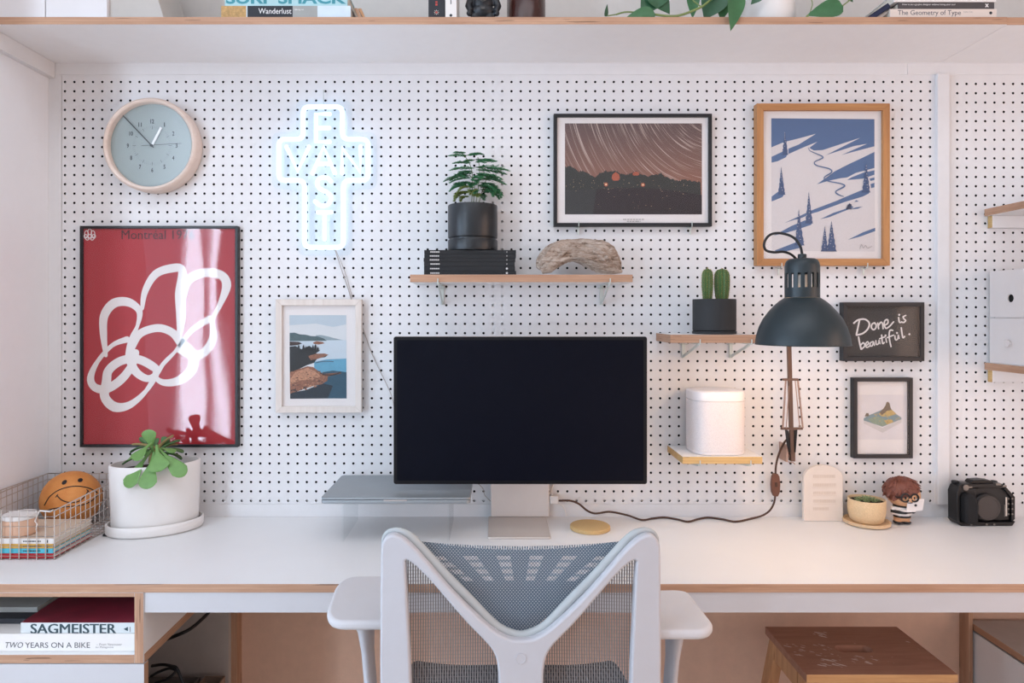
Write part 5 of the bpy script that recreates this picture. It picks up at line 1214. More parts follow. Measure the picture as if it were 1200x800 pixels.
# mini basketball with a smile
t = NT('pebbled_orange_rubber'); v = t.coord(); vo = t.n('ShaderNodeTexVoronoi'); t.link(v, vo.inputs['Vector']); vo.inputs['Scale'].default_value = 420
t.bsdf(t.ramp(t.noise(v, 30, 3), [(.3, lin('d98b48')), (.7, lin('e59d58'))]), .6, 0, .4, vo.outputs['Distance'], .0006); M['ball'] = t.m
bd = 1.768; Rb = 32*bd/F; bc = P(83.7, 589, bd); bc.z = max(bc.z, DESK+.0036+Rb)
root = thing('mini_basketball', (bc.x, bc.y, DESK), 'orange mini basketball with a black smiley face in the wire basket', 'ball')
mb = MB(); mb.ball(bc, Rb, 'ball', 48, 32); mb.build('ball', root, smooth=180)
def onball(px, py, e=1.004):
    cam = Vector((0, -CAMD, CAMZ)); dv = (P(px, py, 1.0)-cam).normalized(); oc = cam-bc; b = oc.dot(dv); h = b*b-(oc.dot(oc)-(Rb*e)**2)
    return cam+dv*(-b-math.sqrt(h)) if h > 0 else bc+((cam+dv*(-b))-bc).normalized()*Rb*e
mb = MB()
for pl, r in (([(52, 592), (58, 582), (68, 574.5), (80, 570.5), (92, 569.5), (105, 572), (114, 577)], .0013), ([(52, 601), (58, 597), (70, 594.5), (84, 593), (98, 591), (108, 586), (114.5, 580)], .0013),
              ([(66.5, 580), (72, 585.5), (80, 588.3), (90, 588), (98, 583), (103.5, 574.5)], .0012), ([(65, 582.5), (68, 578.8)], .001), ([(101.5, 573.3), (104.5, 576.5)], .001)):
    mb.tube([onball(*p) for p in curve([(a, b, 0) for a, b in pl], 5) for p in [(p.x, p.y)]] if len(pl) > 2 else [onball(*p) for p in pl], r, 'toy_black', 6)
for p in ((75.5, 565), (94, 562.5)):
    cc = onball(*p); n_ = (cc-bc).normalized(); e1 = Vector((1, 0, 0))-n_*n_.x; e1.normalize(); e2 = n_.cross(e1)
    mb.add([cc+n_*.0006+e1*math.cos(2*PI*k/16)*.0054+e2*math.sin(2*PI*k/16)*.0072 for k in range(16)], [tuple(range(16))], 'toy_black')
mb.build('smile_lines', root, smooth=60)
# small dark clip on the desk by the basket
mb = MB(); dk = DD(628); xk = XP(125, dk); mb.box(xk-.008, xk+.007, dk-CAMD-.004, dk-CAMD+.005, DESK+.0003, DESK+.006, 'matte_black'); mb.tube([(xk+.006, dk-CAMD, DESK+.004), (xk+.015, dk-CAMD+.012, DESK+.010), (xk+.02, dk-CAMD+.02, DESK+.018)], .0022, 'matte_black', 8)
o = mb.build('cable_clip', loc=(xk, dk-CAMD, DESK), bevel=.001); tag(o, 'tiny dark clip on the desk between wire basket and white pot', 'clip')

# ------------------------------------------------------------------ books in the open cubby
M['bk_grey'] = plain('grey_book_cover', '9c9c98', .6, var=.08); M['bk_dark'] = plain('black_book_cover', '20222a', .6, var=.1); M['bk_wine'] = plain('wine_red_cover', '74182a', .5, var=.35, vs=14); M['serif'] = plain('slate_lettering', '4a4a52', .7); M['sans'] = plain('dark_teal_lettering', '33474f', .7); M['bk_bluegrey'] = plain('pale_blue_spine', 'd3d9da', .6, var=.015)
kz = cz0+.0178; kd = 1.412; y0 = kd-CAMD; z1 = ZP(742.5, kd)
b = book('book', xl+.02, XP(157.6, kd), y0, y0+.26, kz+.0003, z1, 'bk_white', 'white book lettered TWO YEARS ON A BIKE, lowest in the cubby', group='books in the cubby')
mb = MB(); mb.text('TWO', XP(6.5, kd), XP(27, kd), ZP(758.8, kd), ZP(752.2, kd), y0-.0001, 'serif', .0001, shear=.25); mb.text('YEARS ON A BIKE', XP(29.5, kd), XP(105.5, kd), ZP(758.8, kd), ZP(752.4, kd), y0-.0001, 'serif', .0001)
mb.text('– From Vancouver', XP(113, kd), XP(143, kd), ZP(756.2, kd), ZP(753.4, kd), y0-.0001, 'grey_print', .0001, shear=.2); mb.text('to Patagonia', XP(112, kd), XP(133, kd), ZP(759.6, kd), ZP(756.9, kd), y0-.0001, 'grey_print', .0001, shear=.2); mb.build('spine_lettering', b)
y1_ = y0+.003; z2 = ZP(730.2, kd)
b = book('book', XP(23, kd), XP(156.8, kd), y1_, y1_+.235, z1+.0003, z2, 'bk_bluegrey', 'book with dark red cover and SAGMEISTER on its pale spine, in the cubby', group='books in the cubby')
mb = MB(); [mb.text('SAGMEISTER', XP(34.5, kd)+k_*.00055, XP(134.4, kd)+k_*.00055, ZP(742.9, kd)+.0003*(k_ % 2), ZP(731.6, kd)+.0003*(k_ % 2), y1_-.0001-.00002*k_, 'sans', .0001) for k_ in range(4)]; mb.plate([(XP(144, kd), ZP(737.5, kd)), (XP(149, kd), ZP(740, kd)), (XP(149, kd), ZP(735, kd))], y1_-.0003, y1_, 'sans'); mb.box(XP(151, kd), XP(152, kd), y1_-.0002, y1_, ZP(741, kd), ZP(735, kd), 'grey_print'); mb.build('spine_lettering', b)
mb = MB(); mb.box(XP(23, kd)+.0005, XP(156.8, kd)-.0005, y1_+.0005, y1_+.2345, z2, z2+.0004, 'bk_wine'); mb.build('cover_print', b)
zx = z1+.0004; xr_ = XP(23, kd)-.0015
b = book('book', xl+.022, xr_-.004, y0+.045, y0+.3, zx, zx+.011, 'bk_dark', 'black book lying behind the SAGMEISTER book in the cubby', group='books in the cubby')
b = book('book', xl+.022, xr_-.012, y0+.075, y0+.31, zx+.0113, zx+.0225, 'bk_grey', 'grey book stacked on the black one at the left of the cubby', group='books in the cubby')

# ------------------------------------------------------------------ below the desk on the left
M['cardboard'] = plain('brown_cardboard', '8f7868', .9, var=.08)
M['boxdark'] = plain('dark_grey_box', '6d645e', .8, var=.08)
def openbox(x0, x1, zt, m, label):
    y0, y1, t_ = -.36, -.045, .004; h = zt
    mb = MB(); mb.box(x0, x1, y0, y0+t_, 0, zt, m); mb.box(x0, x1, y1-t_, y1, 0, zt, m); mb.box(x0, x0+t_, y0+t_, y1-t_, 0, zt, m); mb.box(x1-t_, x1, y0+t_, y1-t_, 0, zt, m); mb.box(x0+t_, x1-t_, y0+t_, y1-t_, 0, t_, m)
    o = mb.build('storage_box', loc=((x0+x1)/2, (y0+y1)/2, 0), bevel=.0005); return tag(o, label, 'box', 'boxes under the desk')
openbox(-1.05, XP(235, 1.82), ZP(792.5, 1.82), 'boxdark', 'wide dark open box under the desk in the gap beside the drawer front')
openbox(XP(240, 1.82), XP(264, 1.82), ZP(791.5, 1.82), 'cardboard', 'narrow brown open box under the desk beside the upright wall strip')
mb = MB(); cb = lambda px, py, d: P(px, py, d)
mb.tube(curve([cb(245, 717, 1.72), cb(238, 724, 1.70), cb(228, 733, 1.68), cb(219, 739, 1.66), cb(205, 745, 1.66), cb(192, 750, 1.70)], 6), .0042, 'cord_black', 8)
o = mb.build('black_cord', loc=tuple(cb(220, 738, 1.68)), smooth=60); tag(o, 'black cable hanging under the cubby cabinet edge, the upper one', 'cable', 'cables under the desk')
mb = MB()
mb.tube(curve([cb(178, 780, 1.56), cb(190, 778.5, 1.55), cb(200, 780, 1.54), cb(207, 783, 1.53), cb(213, 796, 1.52), cb(220, 812, 1.52), cb(224, 830, 1.53)], 6), .0034, 'cord_black', 8)
mb.tube(curve([cb(177, 792, 1.58), cb(186, 787, 1.57), cb(198, 783, 1.56), cb(206, 786, 1.55), cb(196, 795, 1.56), cb(182, 800, 1.57)], 6), .003, 'cord_black', 8)
o = mb.build('black_cord', loc=tuple(cb(200, 790, 1.55)), smooth=60); tag(o, 'tangled black cables lying over the dark open box under the desk', 'cable', 'cables under the desk')
# ------------------------------------------------------------------ office chair seen from behind
M['ch_frame'] = plain('pale_grey_chair_plastic', 'c3c2c7', .5, var=.012, bump=.00012, bs=700)
M['ch_edge'] = plain('grey_chair_edging', 'b4b8b9', .55, var=.02); M['ch_arm'] = plain('grey_arm_pad', 'd0cdcf', .6, var=.015, bump=.0002, bs=800)
cd = 1.12; yc = cd-CAMD; XC = XP(610.3, cd); Q = lambda px, py: (XP(px, cd), ZP(py, cd))
root = thing('office_chair', (XC, yc+.2, 0), 'pale grey office chair with mesh back standing at the desk', 'chair')
mir = lambda pts: [(1220.6-x, y) for x, y in reversed(pts)]
left = [(600, 750.5), (588, 746), (575, 738), (550, 716), (525, 691), (497, 659.5), (483, 644.5), (472.5, 635.5), (466, 632), (460, 630.5), (454, 632.5), (450, 638), (448.5, 646), (448, 680), (447.5, 740), (447.5, 800), (449, 880), (455, 960), (470, 1010), (500, 1040), (560, 1052), (610.3, 1054)]
outer = left+mir(left)[1:]
lo = [(476, 654), (473, 656.5), (472, 661), (474.5, 712), (477.5, 775), (480, 840), (486, 920), (500, 975), (540, 1005), (575, 1008), (586, 990), (588, 900), (587, 800), (586, 780), (583.5, 767), (577, 755), (565, 742), (550, 727), (525, 699), (507.5, 679), (491, 663), (481, 655.5)]
sm = lambda pts: [(p.x, p.y) for p in curve([Q(*a)+(0,) for a in pts], 3, True)]
v, f = filled([sm(outer), sm(lo), sm(mir(lo))], .007, .004)
mb = MB()
def yoff(x, z):   # the upper back leans gently away from the sitter, the sides wrap forward
    return .012*((x-XC)/.23)**2
mb.add([(a[0], yc+.004+a[2]+yoff(a[0], a[1]), a[1]) for a in v], f, 'ch_frame'); mb.build('back_frame', root, smooth=50)
mb = MB(); mb.lathe([(.0088, 0), (.0088, .0006), (.0075, .0008), (.0072, .0002), (.0001, .0002)], (XP(610.3, cd), yc-.0072, ZP(769, cd)), 'ch_frame', 28, 'y'); mb.build('badge', root, smooth=40)
# edging: follows the outer edge, the rounded corners and the V
eh = [(610.3, 748.5), (600, 746.5), (588, 741.5), (575, 732), (550, 706.5), (525, 682), (500, 655), (484, 638), (474, 630), (466, 626.8), (459, 626.3), (452, 628.5), (447.2, 634.5), (445.8, 645), (445.6, 680), (445.4, 740), (445.4, 800), (447, 880), (453, 965), (468, 1014)]
er = [5.0, 5.0, 5, 5.2, 5.4, 5.6, 5.4, 5.0, 4.4, 3.6, 2.9, 2.5, 2.3, 2.3, 2.2, 2.2, 2.2, 2.2, 2.2, 2.2]
full = list(reversed(list(zip(eh, er))))+[((1220.6-p[0], p[1]), r) for p, r in zip(eh, er)][1:]
pts, rad = cr([Vector(Q(*p)+(0,)) for p, r in full], [r*cd/F for p, r in full], False, 5)
mb = MB(); mb.tube([(p.x, yc+.014+yoff(p.x, p.y), p.y) for p in pts], rad, 'ch_edge', 12, flat=1.0); mb.build('edging', root, smooth=60)
# woven back: procedural open weave
t = NT('open_weave_fabric'); v = t.coord(); sp = t.n('ShaderNodeSeparateXYZ'); t.link(v, sp.inputs[0])
O = ORI[root.name]; X = sp.outputs[0]; Zz = t.math('ADD', sp.outputs[2], O.z)
def fr(a): return t.math('SUBTRACT', t.math('FRACT', a), .5)
def lattice(ax, az):
    gx, gz = t.math('DIVIDE', X, ax), t.math('DIVIDE', Zz, az)
    def dist(ox, oz):
        a, b = fr(t.math('ADD', gx, ox)), fr(t.math('ADD', gz, oz)); return t.math('SQRT', t.math('ADD', t.math('MULTIPLY', t.math('MULTIPLY', a, a), (ax/.0055)**2), t.math('MULTIPLY', t.math('MULTIPLY', b, b), (az/.0055)**2)))
    return t.math('MINIMUM', dist(0, 0), dist(.5, .5))
dA = lattice(.0055, .0064)
# fan shaped rows of wider openings near the top
zo = ZP(733, cd+.02); zz = t.math('MAXIMUM', t.math('SUBTRACT', Zz, zo), .01)
ang = t.math('DIVIDE', X, zz); fan = t.math('GREATER_THAN', t.math('MULTIPLY', t.math('COSINE', t.math('MULTIPLY', ang, 2*PI/.51)), -1.0), .25)
band = t.math('MULTIPLY', t.math('GREATER_THAN', Zz, ZP(686, cd+.02)), t.math('LESS_THAN', Zz, ZP(655, cd+.02)))
rad_ = t.math('MULTIPLY_ADD', t.math('MULTIPLY', fan, band), .12, .215)
dotA = t.math('LESS_THAN', dA, t.math('MULTIPLY_ADD', t.math('MULTIPLY', fan, band), .05, .215))
seg_ = t.math('GREATER_THAN', t.math('SINE', t.math('MULTIPLY', Zz, 2*PI/.0125)), -.35)
open_ = t.math('MULTIPLY', t.math('MULTIPLY', fan, band), seg_)
holeA = t.math('MULTIPLY', dotA, t.math('MULTIPLY_ADD', open_, .55, .15))
# finer upright weave in the side fields
dB = t.math('MULTIPLY', t.math('ABSOLUTE', fr(t.math('DIVIDE', X, .0042))), 1.0); cut = t.math('GREATER_THAN', t.math('ABSOLUTE', fr(t.math('DIVIDE', Zz, .0060))),   .45)
holeB = t.math('MULTIPLY', t.math('LESS_THAN', dB, .25), t.math('SUBTRACT', 1.0, cut))
vline = t.math('MULTIPLY_ADD', t.math('ABSOLUTE', X), .80, ZP(760, cd+.01))
inV = t.math('GREATER_THAN', Zz, vline)
# vertical ribs along the top edge
nearTop = t.math('GREATER_THAN', Zz, t.math('MULTIPLY_ADD', t.math('MULTIPLY', X, X), .6, ZP(647.5, cd+.02)))
dT = t.math('LESS_THAN', t.math('ABSOLUTE', fr(t.math('DIVIDE', X, .0042))), .2)
m1 = t.n('ShaderNodeMix'); t.set(m1, 0, inV); t.set(m1, 2, holeB); t.set(m1, 3, holeA)
m2 = t.n('ShaderNodeMix'); t.set(m2, 0, nearTop); t.set(m2, 2, m1.outputs[0]); t.set(m2, 3, dT)
pale = t.math('MULTIPLY', open_, t.math('MULTIPLY', inV, .3))
dots = t.math('MULTIPLY', dotA, inV)
col = t.mix(inV, lin('85807f'), lin('5c6b7a')); col = t.mix(pale, col, lin('b9b4b6')); col = t.mix(t.math('MULTIPLY', dots, .85), col, lin('bcc4c8'))
bs = t.n('ShaderNodeBsdfPrincipled'); t.link(col, bs.inputs['Base Color']); bs.inputs['Roughness'].default_value = .8; bs.inputs['Specular IOR Level'].default_value = .2
tr = t.n('ShaderNodeBsdfTransparent'); mx = t.n('ShaderNodeMixShader'); t.link(m2.outputs[0], mx.inputs[0]); t.link(bs.outputs[0], mx.inputs[1]); t.link(tr.outputs[0], mx.inputs[2]); t.link(mx.outputs[0], t.out.inputs[0])
M['weave'] = t.m
mb = MB(); NU, NV = 40, 36; vs = []
topz = lambda u: ZP(630.5+12.5*(1-(2*u-1)**2), cd+.02)
for j in range(NV+1):
    for i in range(NU+1):
        u = i/NU; w = j/NV; x = XC+(u-.5)*.466; zt_ = topz(u)
        if u < .085 or u > .915: zt_ = ZP(631, cd+.02)-.03*(1-min(u, 1-u)/.085)
        z = zt_+(.60-zt_)*w
        y = yc+.017+yoff(x, z)+.028*math.sin(PI*u)*(.35+.65*math.sin(PI*min(1, w+.12)))
        vs.append((x, y, z))
fs = [(j*(NU+1)+i, j*(NU+1)+i+1, (j+1)*(NU+1)+i+1, (j+1)*(NU+1)+i) for j in range(NV) for i in range(NU)]
mb.add(vs, fs, 'weave'); mb.build('mesh_back', root, smooth=180)
# seat
t = NT('striped_seat_fabric'); v = t.coord((1, .25, 1)); sp = t.n('ShaderNodeSeparateXYZ'); t.link(v, sp.inputs[0])
w_ = t.math('SINE', t.math('MULTIPLY', t.math('ADD', sp.outputs[0], sp.outputs[1]), 2*PI/.012)); t.bsdf(t.mix(t.math('GREATER_THAN', w_, .1), lin('3d4046'), lin('5d6066')), .9, 0, .2); M['seat_fab'] = t.m
mb = MB(); vs = []; n = 24
for j in range(n+1):
    for i in range(n+1):
        u, w = i/n*2-1, j/n; hw = .245*(1-.12*w**3); x = XC+u*hw; y = 1.19-CAMD+w*.40
        z = .508+.018*abs(u)**3-.03*max(0, w-.78)**2*20+.012*(1-w)**2+.006*math.cos(u*2)
        vs.append((x, y, z))
b = len(vs); vs += [(p[0], p[1], p[2]-.035) for p in vs[:b]]
fs = [(j*(n+1)+i, j*(n+1)+i+1, (j+1)*(n+1)+i+1, (j+1)*(n+1)+i) for j in range(n) for i in range(n)]
fs = [tuple(reversed(f_)) for f_ in fs]+[tuple(b+q for q in f_) for f_ in fs]
edge = [i for i in range(n+1)]+[j*(n+1)+n for j in range(1, n+1)]+[n*(n+1)+i for i in range(n-1, -1, -1)]+[j*(n+1) for j in range(n-1, 0, -1)]
fs += [(edge[i], edge[(i+1) % len(edge)], b+edge[(i+1) % len(edge)], b+edge[i]) for i in range(len(edge))]
mb.add(vs, fs, 'seat_fab'); mb.build('seat', root, smooth=60)
# arms
def arm(pts, zt_, postx, postd, lean, nm):
    h = CAMZ-zt_; w = []
    for px, py in pts: dd = h*F/(py-VY); w.append((XP(px, dd), dd-CAMD))
    w = rounded(w, .035, 5); mb = MB(); mb.slab(w, zt_-.0165, zt_, 'ch_arm'); mb.build('arm_pad', root, bevel=.0065, seg=4, smooth=50)
    mb = MB(); x, y = postx, postd-CAMD
    secs = [(0, .030, .055), (-.02, .018, .045), (-.06, .0135, .036), (-.14, .013, .034), (-.22, .015, .036), (-.29, .018, .04)]
    rings = []
    for dz, hx, hy in secs:
        xx = x+lean*(-dz)*.08; rings.append([Vector((xx+math.cos(2*PI*k/16)*hx*.8, y+math.sin(2*PI*k/16)*hy*.7, zt_-.016+dz)) for k in range(16)])
    mb.loft(rings, 'ch_frame')
    e = rings[-1][0]; mb.box(min(XC, x), max(XC, x), y-.025, y+.025, zt_-.33, zt_-.30, 'ch_frame'); mb.build('arm_post', root, smooth=50)
arm([(382, 717), (394, 684), (409, 674), (470, 674), (474, 728), (390, 728)], .772, XP(428, 1.235), 1.235, 1, 'l')
arm([(837, 731), (806, 692), (792, 690), (742, 691), (742, 739), (828, 739)], .772, XP(791, 1.21), 1.21, -1, 'r')
# underframe
mb = MB(); mb.box(XC-.05, XC+.05, yc+.0, yc+.06, .40, .64, 'ch_frame'); mb.box(XC-.09, XC+.09, yc+.03, yc+.36, .40, .45, 'ch_frame'); mb.build('tilt_housing', root, bevel=.012, seg=3, smooth=50)
ys = yc+.26; mb = MB(); mb.lathe([(.03, .40), (.03, .26), (.022, .258), (.022, .10), (.045, .095), (.045, .07)], (XC, ys, 0), 'matte_black', 24); mb.build('gas_column', root, smooth=40)
for k in range(5):
    a = 2*PI*k/5+.3; e = Vector((math.cos(a), math.sin(a), 0)); c0 = Vector((XC, ys, .085)); mb = MB()
    mb.tube([c0+e*.03, c0+e*.16+Vector((0, 0, -.008)), c0+e*.31+Vector((0, 0, -.022))], [.022, .019, .014], 'ch_frame', 12, flat=.8); lg = mb.build('leg', root, smooth=60)
    mb = MB(); q_ = c0+e*.315; s1 = Vector((-e.y, e.x, 0))
    for sg in (-1, 1): mb.tube([Vector((q_.x, q_.y, .0285))+s1*sg*.006, Vector((q_.x, q_.y, .0285))+s1*sg*.024], .028, 'matte_black', 20)
    mb.tube([Vector((q_.x, q_.y, .03)), Vector((q_.x, q_.y, .066))], .006, 'steel', 10); mb.build('caster', lg, smooth=40)

# ------------------------------------------------------------------ step stool
t = NT('worn_stool_top'); n = t.noise(t.coord((.1, 1, 1)), 60, 5, .65, .6); n2 = t.noise(t.coord(), 9, 3, .6); n3 = t.noise(t.coord((1, 3, 1)), 34, 2, .5)
col = t.ramp(n, [(.3, lin('8b5d4e')), (.7, lin('a57766'))]); col = t.mix(t.math('MULTIPLY', n2, .5), col, lin('b58a6c')); t.bsdf(col, .55, 0, .3, n, .0004); M['st_top'] = t.m
M['st_wood'] = wood('stool_beech', 'b07f5a', 'cf9f74', 2, .55, 60, 14); M['st_edge'] = wood('stool_lit_edge', 'bb8a5c', 'd8ab78', 0, .55, 60, 14); M['st_paint'] = plain('dried_white_paint', 'd6c4ba', .8, var=.1)  # front edge tan lightened in its colour as if lit; rails share it
sx0, sx1, sy0, sy1, sz = .694, 1.032, 1.521-CAMD, 1.754-CAMD, .5
root = thing('step_stool', ((sx0+sx1)/2, (sy0+sy1)/2, 0), 'paint splashed wooden step stool under the right part of the desk', 'stool')
u = lambda px, py: (XP(px, .8024*F/(py-VY)), .8024*F/(py-VY)-CAMD)
slot = [u(980, 761.5), u(1019, 761.5), u(1022, 757.5), u(983, 757)]
ax0, ax1, ay0, ay1 = .818, .905, -.245, -.209
gx = [sx0, ax0, ax1, sx1]
mb = MB(); v, f = filled([[(sx0, sy0), (sx1, sy0), (sx1, sy1), (sx0, sy1)], [(p[0], p[1]) for p in rrect(ax0, ax1, ay0, ay1, .0175, 6)]], .0088)
mb.add([(a[0], a[1], sz-.009+a[2]) for a in v], f, 'st_top')
mb.box(sx0+.0005, sx1-.0005, sy0-.0006, sy0+.0004, sz-.0175, sz-.0004, 'st_edge'); mb.build('top', root, bevel=.0008)
mb = MB(); rnd = random.Random(5)
spl = [(902+i*3, 748+rnd.uniform(-2, 3), 2) for i in range(4)]+[(960+rnd.uniform(-6, 8), 742+rnd.uniform(-2, 4), 2.4) for i in range(6)]+[(936+rnd.uniform(-14, 40), 762+rnd.uniform(-8, 6), 1.5) for i in range(26)]+[(975+rnd.uniform(-14, 16), 775+rnd.uniform(-5, 5), 2.6) for i in range(12)]+[(1012+rnd.uniform(-12, 14), 773+rnd.uniform(-5, 4), 1.6) for i in range(14)]+[(rnd.uniform(930, 1080), rnd.uniform(742, 782), .7) for i in range(26)]+[(1064, 752, 2)]
for k, (px, py, s_) in enumerate(spl):
    x, y = u(px, py); r = s_*.0019*rnd.uniform(.5, 1.3); a = rnd.uniform(0, 6); st = rnd.uniform(1, 3)
    if ax0-.01 < x < ax1+.01 and ay0-.006 < y < ay1+.006 or not sx0+.01 < x < sx1-.01: continue
    ps = []
    for j in range(9):
        b_ = 2*PI*j/9; rr = r*rnd.uniform(.6, 1.15); dx, dy = math.cos(b_)*rr*st, math.sin(b_)*rr; ps.append((x+dx*math.cos(.5)-dy*math.sin(.5), y-dx*math.sin(.5)*.8+dy*math.cos(.5), sz+.0001+k*.000003))
    mb.add(ps, [tuple(range(9))], 'st_paint')
mb.build('paint_splashes', root)
def legp(xt, yt, xb, yb, w=.019, h=.013):
    mb = MB(); mb.hexa([(xb-h, yb-w, 0), (xb+h, yb-w, 0), (xb+h, yb+w, 0), (xb-h, yb+w, 0)], [(xt-h, yt-w, sz-.0185), (xt+h, yt-w, sz-.0185), (xt+h, yt+w, sz-.0185), (xt-h, yt+w, sz-.0185)], 'st_wood'); mb.build('leg', root, bevel=.001)
legp(sx0+.016, sy0+.03, sx0-.035, sy0-.055); legp(sx1-.016, sy0+.03, sx1+.035, sy0-.055); legp(sx0+.016, sy1-.04, sx0-.035, sy1+.045); legp(sx1-.016, sy1-.04, sx1+.035, sy1+.045)
mb = MB()
for x in (sx0+.0005, sx1-.0185): mb.box(x, x+.018, sy0+.05, sy1-.058, sz-.06, sz-.0185, 'st_wood')
mb.box(sx0+.03, sx1-.03, sy0+.012, sy0+.03, sz-.065, sz-.0185, 'st_edge'); mb.box(sx0+.03, sx1-.03, sy1-.035, sy1-.02, sz-.065, sz-.0185, 'st_edge'); mb.build('apron_rails', root, bevel=.001)
mb = MB(); mb.box(sx0-.012, sx1+.012, sy0-.07, sy0+.115, .235, .253, 'st_top'); mb.box(sx0-.012, sx1+.012, sy0-.0706, sy0-.0698, .2355, .2525, 'st_edge'); mb.build('step', root, bevel=.001)
# ------------------------------------------------------------------ things on the long top shelf
TZ = SZ1+.0004
td = 1.635; yt = td-CAMD
X_ = lambda px: XP(px, td)
M['fbox'] = plain('white_file_box', 'dfdcdd', .6, var=.01)
for k, (a, b, dd_, lb) in enumerate(((-8, 52.6, 1.63, 'white storage box at the left end of the top shelf, against the cupboard'), (53.6, 125.5, 1.63, 'white storage box on the top shelf, second from the left end'))):
    x0, x1 = max(XP(a, dd_), xl+.002), XP(b, dd_); y = dd_-CAMD
    root = thing('storage_box', ((x0+x1)/2, y+.09, TZ), lb, 'box', 'white boxes on the top shelf')
    mb = MB(); mb.box(x0, x1, y, y+.20, TZ, TZ+.20, 'fbox'); mb.build('body', root, bevel=.001)
    mb = MB(); mb.box(x0-.0006, x1+.0006, y-.0006, y+.2006, TZ+.2003, TZ+.24, 'fbox'); mb.build('lid', root, bevel=.001)
M['file_grey'] = plain('pale_grey_magazine_file', 'bdb7b1', .75, var=.03)
fdd = 1.64; x0 = XP(128, fdd); xa, xb = XP(193, fdd), XP(187, fdd)
mb = MB(); y = fdd-CAMD; k = (xb-xa)/(.0395); pr = [(x0, TZ), (xa, TZ), (xa+k*.22, TZ+.22), (x0, TZ+.22)]; mb.plate(pr, y, y+.16, 'file_grey')
o = mb.build('magazine_file', loc=((x0+xa)/2, y+.08, TZ), bevel=.001); tag(o, 'pale grey slanted magazine file beside the white boxes on the top shelf', 'file')
# books at the left
M['bk_turq'] = plain('pale_turquoise_spine', 'a9ccd0', .6, var=.03); M['teal_ink'] = plain('teal_lettering', '3d8c98', .6); M['bk_sky'] = plain('pale_blue_cover', 'cfdbe2', .6, var=.05); M['bk_straw'] = plain('straw_photo_spine', 'b9935f', .7, var=.35, vs=160); M['white_ink'] = plain('white_lettering', 'ece8e6', .6)
bd_ = 1.64; y = bd_-CAMD; zz1 = ZP(6.6, bd_)
b = book('book', XP(259, bd_), XP(411, bd_), y, y+.18, TZ, zz1, 'bk_sky', 'book with Wanderlust on its spine, lowest in the left stack on the top shelf', group='books lying on the top shelf')
mb = MB(); mb.box(XP(259.2, bd_), XP(288.6, bd_), y-.0003, y, TZ+.0006, zz1-.0006, 'bk_straw'); mb.box(XP(290, bd_), XP(343, bd_), y-.0003, y, TZ+.0006, zz1-.0006, 'bk_dark'); mb.box(XP(343, bd_), XP(372, bd_), y-.0003, y, TZ+.0006, zz1-.0006, 'bk_grey')
mb.text('Wanderlust', XP(303, bd_), XP(341.5, bd_), ZP(16.2, bd_), ZP(9.8, bd_), y-.0004, 'white_ink', .0001)
mb.text('Hiking on', XP(345, bd_), XP(356, bd_), ZP(12.4, bd_), ZP(10.4, bd_), y-.0004, 'white_ink', .0001); mb.build('spine_print', b)
z2 = zz1+.0004; H2 = .034
b = book('book', XP(263, bd_), XP(407, bd_), y+.002, y+.17, z2, z2+H2, 'bk_turq', 'turquoise book with SURF SHACK on its spine, on the left stack of the top shelf', group='books lying on the top shelf')
mb = MB(); mb.text('SURF SHACK', XP(264.5, bd_), XP(405.5, bd_), ZP(4.2, bd_), ZP(4.2, bd_)+.027, y+.0018, 'teal_ink', .0001, bold=.03); mb.build('spine_lettering', b)
xb_ = XP(411, bd_)+.0012
yf_ = 1.66-CAMD; mb = MB()
lean = lambda h: xb_+.0205-h*.46
q = [(lean(0), TZ+.0003), (lean(0)+.0085, TZ+.0003), (lean(.040)+.0085, TZ+.040), (lean(.040), TZ+.040)]
mb.plate(q, yf_, yf_+.10, 'ply_z'); q2 = [(p[0]+.0093, p[1]) for p in q]; q2 = [(q2[0][0]-.002, TZ+.009), (q2[1][0]-.005, TZ+.009), q2[2], q2[3]]
mb.plate(q2, yf_+.002, yf_+.10, 'st_wood')
o = mb.build('wooden_block', loc=(xb_, yf_+.05, TZ), bevel=.0008); tag(o, 'small slanted wooden stand leaning at the right of the left book stack', 'wooden stand')
# upright books
def upright(px0, px1, dd, h, dep, m, lb):
    x0, x1 = XP(px0, dd), XP(px1, dd); y = dd-CAMD
    root = thing('book', ((x0+x1)/2, y+dep/2, TZ), lb, 'book', 'upright books on the top shelf'); t_ = .002
    mb = MB(); mb.box(x0, x0+t_, y, y+dep, TZ, TZ+h, m); mb.box(x1-t_, x1, y, y+dep, TZ, TZ+h, m); mb.box(x0+t_*.5, x1-t_*.5, y, y+t_, TZ, TZ+h, m); mb.build('cover', root, bevel=.0006)
    mb = MB(); mb.box(x0+t_, x1-t_, y+t_, y+dep-.003, TZ+.002, TZ+h-.003, 'page'); mb.build('pages', root); return root, x0, x1, y
M['red_ink'] = plain('red_lettering', 'b5413a', .6)
b, x0, x1, y = upright(502, 521, 1.63, .19, .13, 'bk_dark', 'black upright book with red marks on its spine, on the top shelf')
mb = MB(); cx_ = (x0+x1)/2
for k in range(8): a = 2*PI*k/8; mb.tube([(cx_+.0032*math.cos(a), y-.0002, ZP(14.5, 1.63)+.0032*math.sin(a)), (cx_+.0058*math.cos(a), y-.0002, ZP(14.5, 1.63)+.0058*math.sin(a))], .0006, 'page', 4)
mb.lathe([(.0026, 0), (.0026, .0003)], (cx_, y, ZP(14.5, 1.63)), 'red_ink', 12, 'y')
for py in (5.5, 2.5, -3): mb.box(cx_-.0025, cx_+.0025, y-.0003, y, ZP(py+1, 1.63), ZP(py-1, 1.63), 'red_ink')
mb.build('spine_print', b)
b, x0, x1, y = upright(521.8, 535, 1.63, .20, .14, 'bk_white', 'white upright book beside the black book on the top shelf')
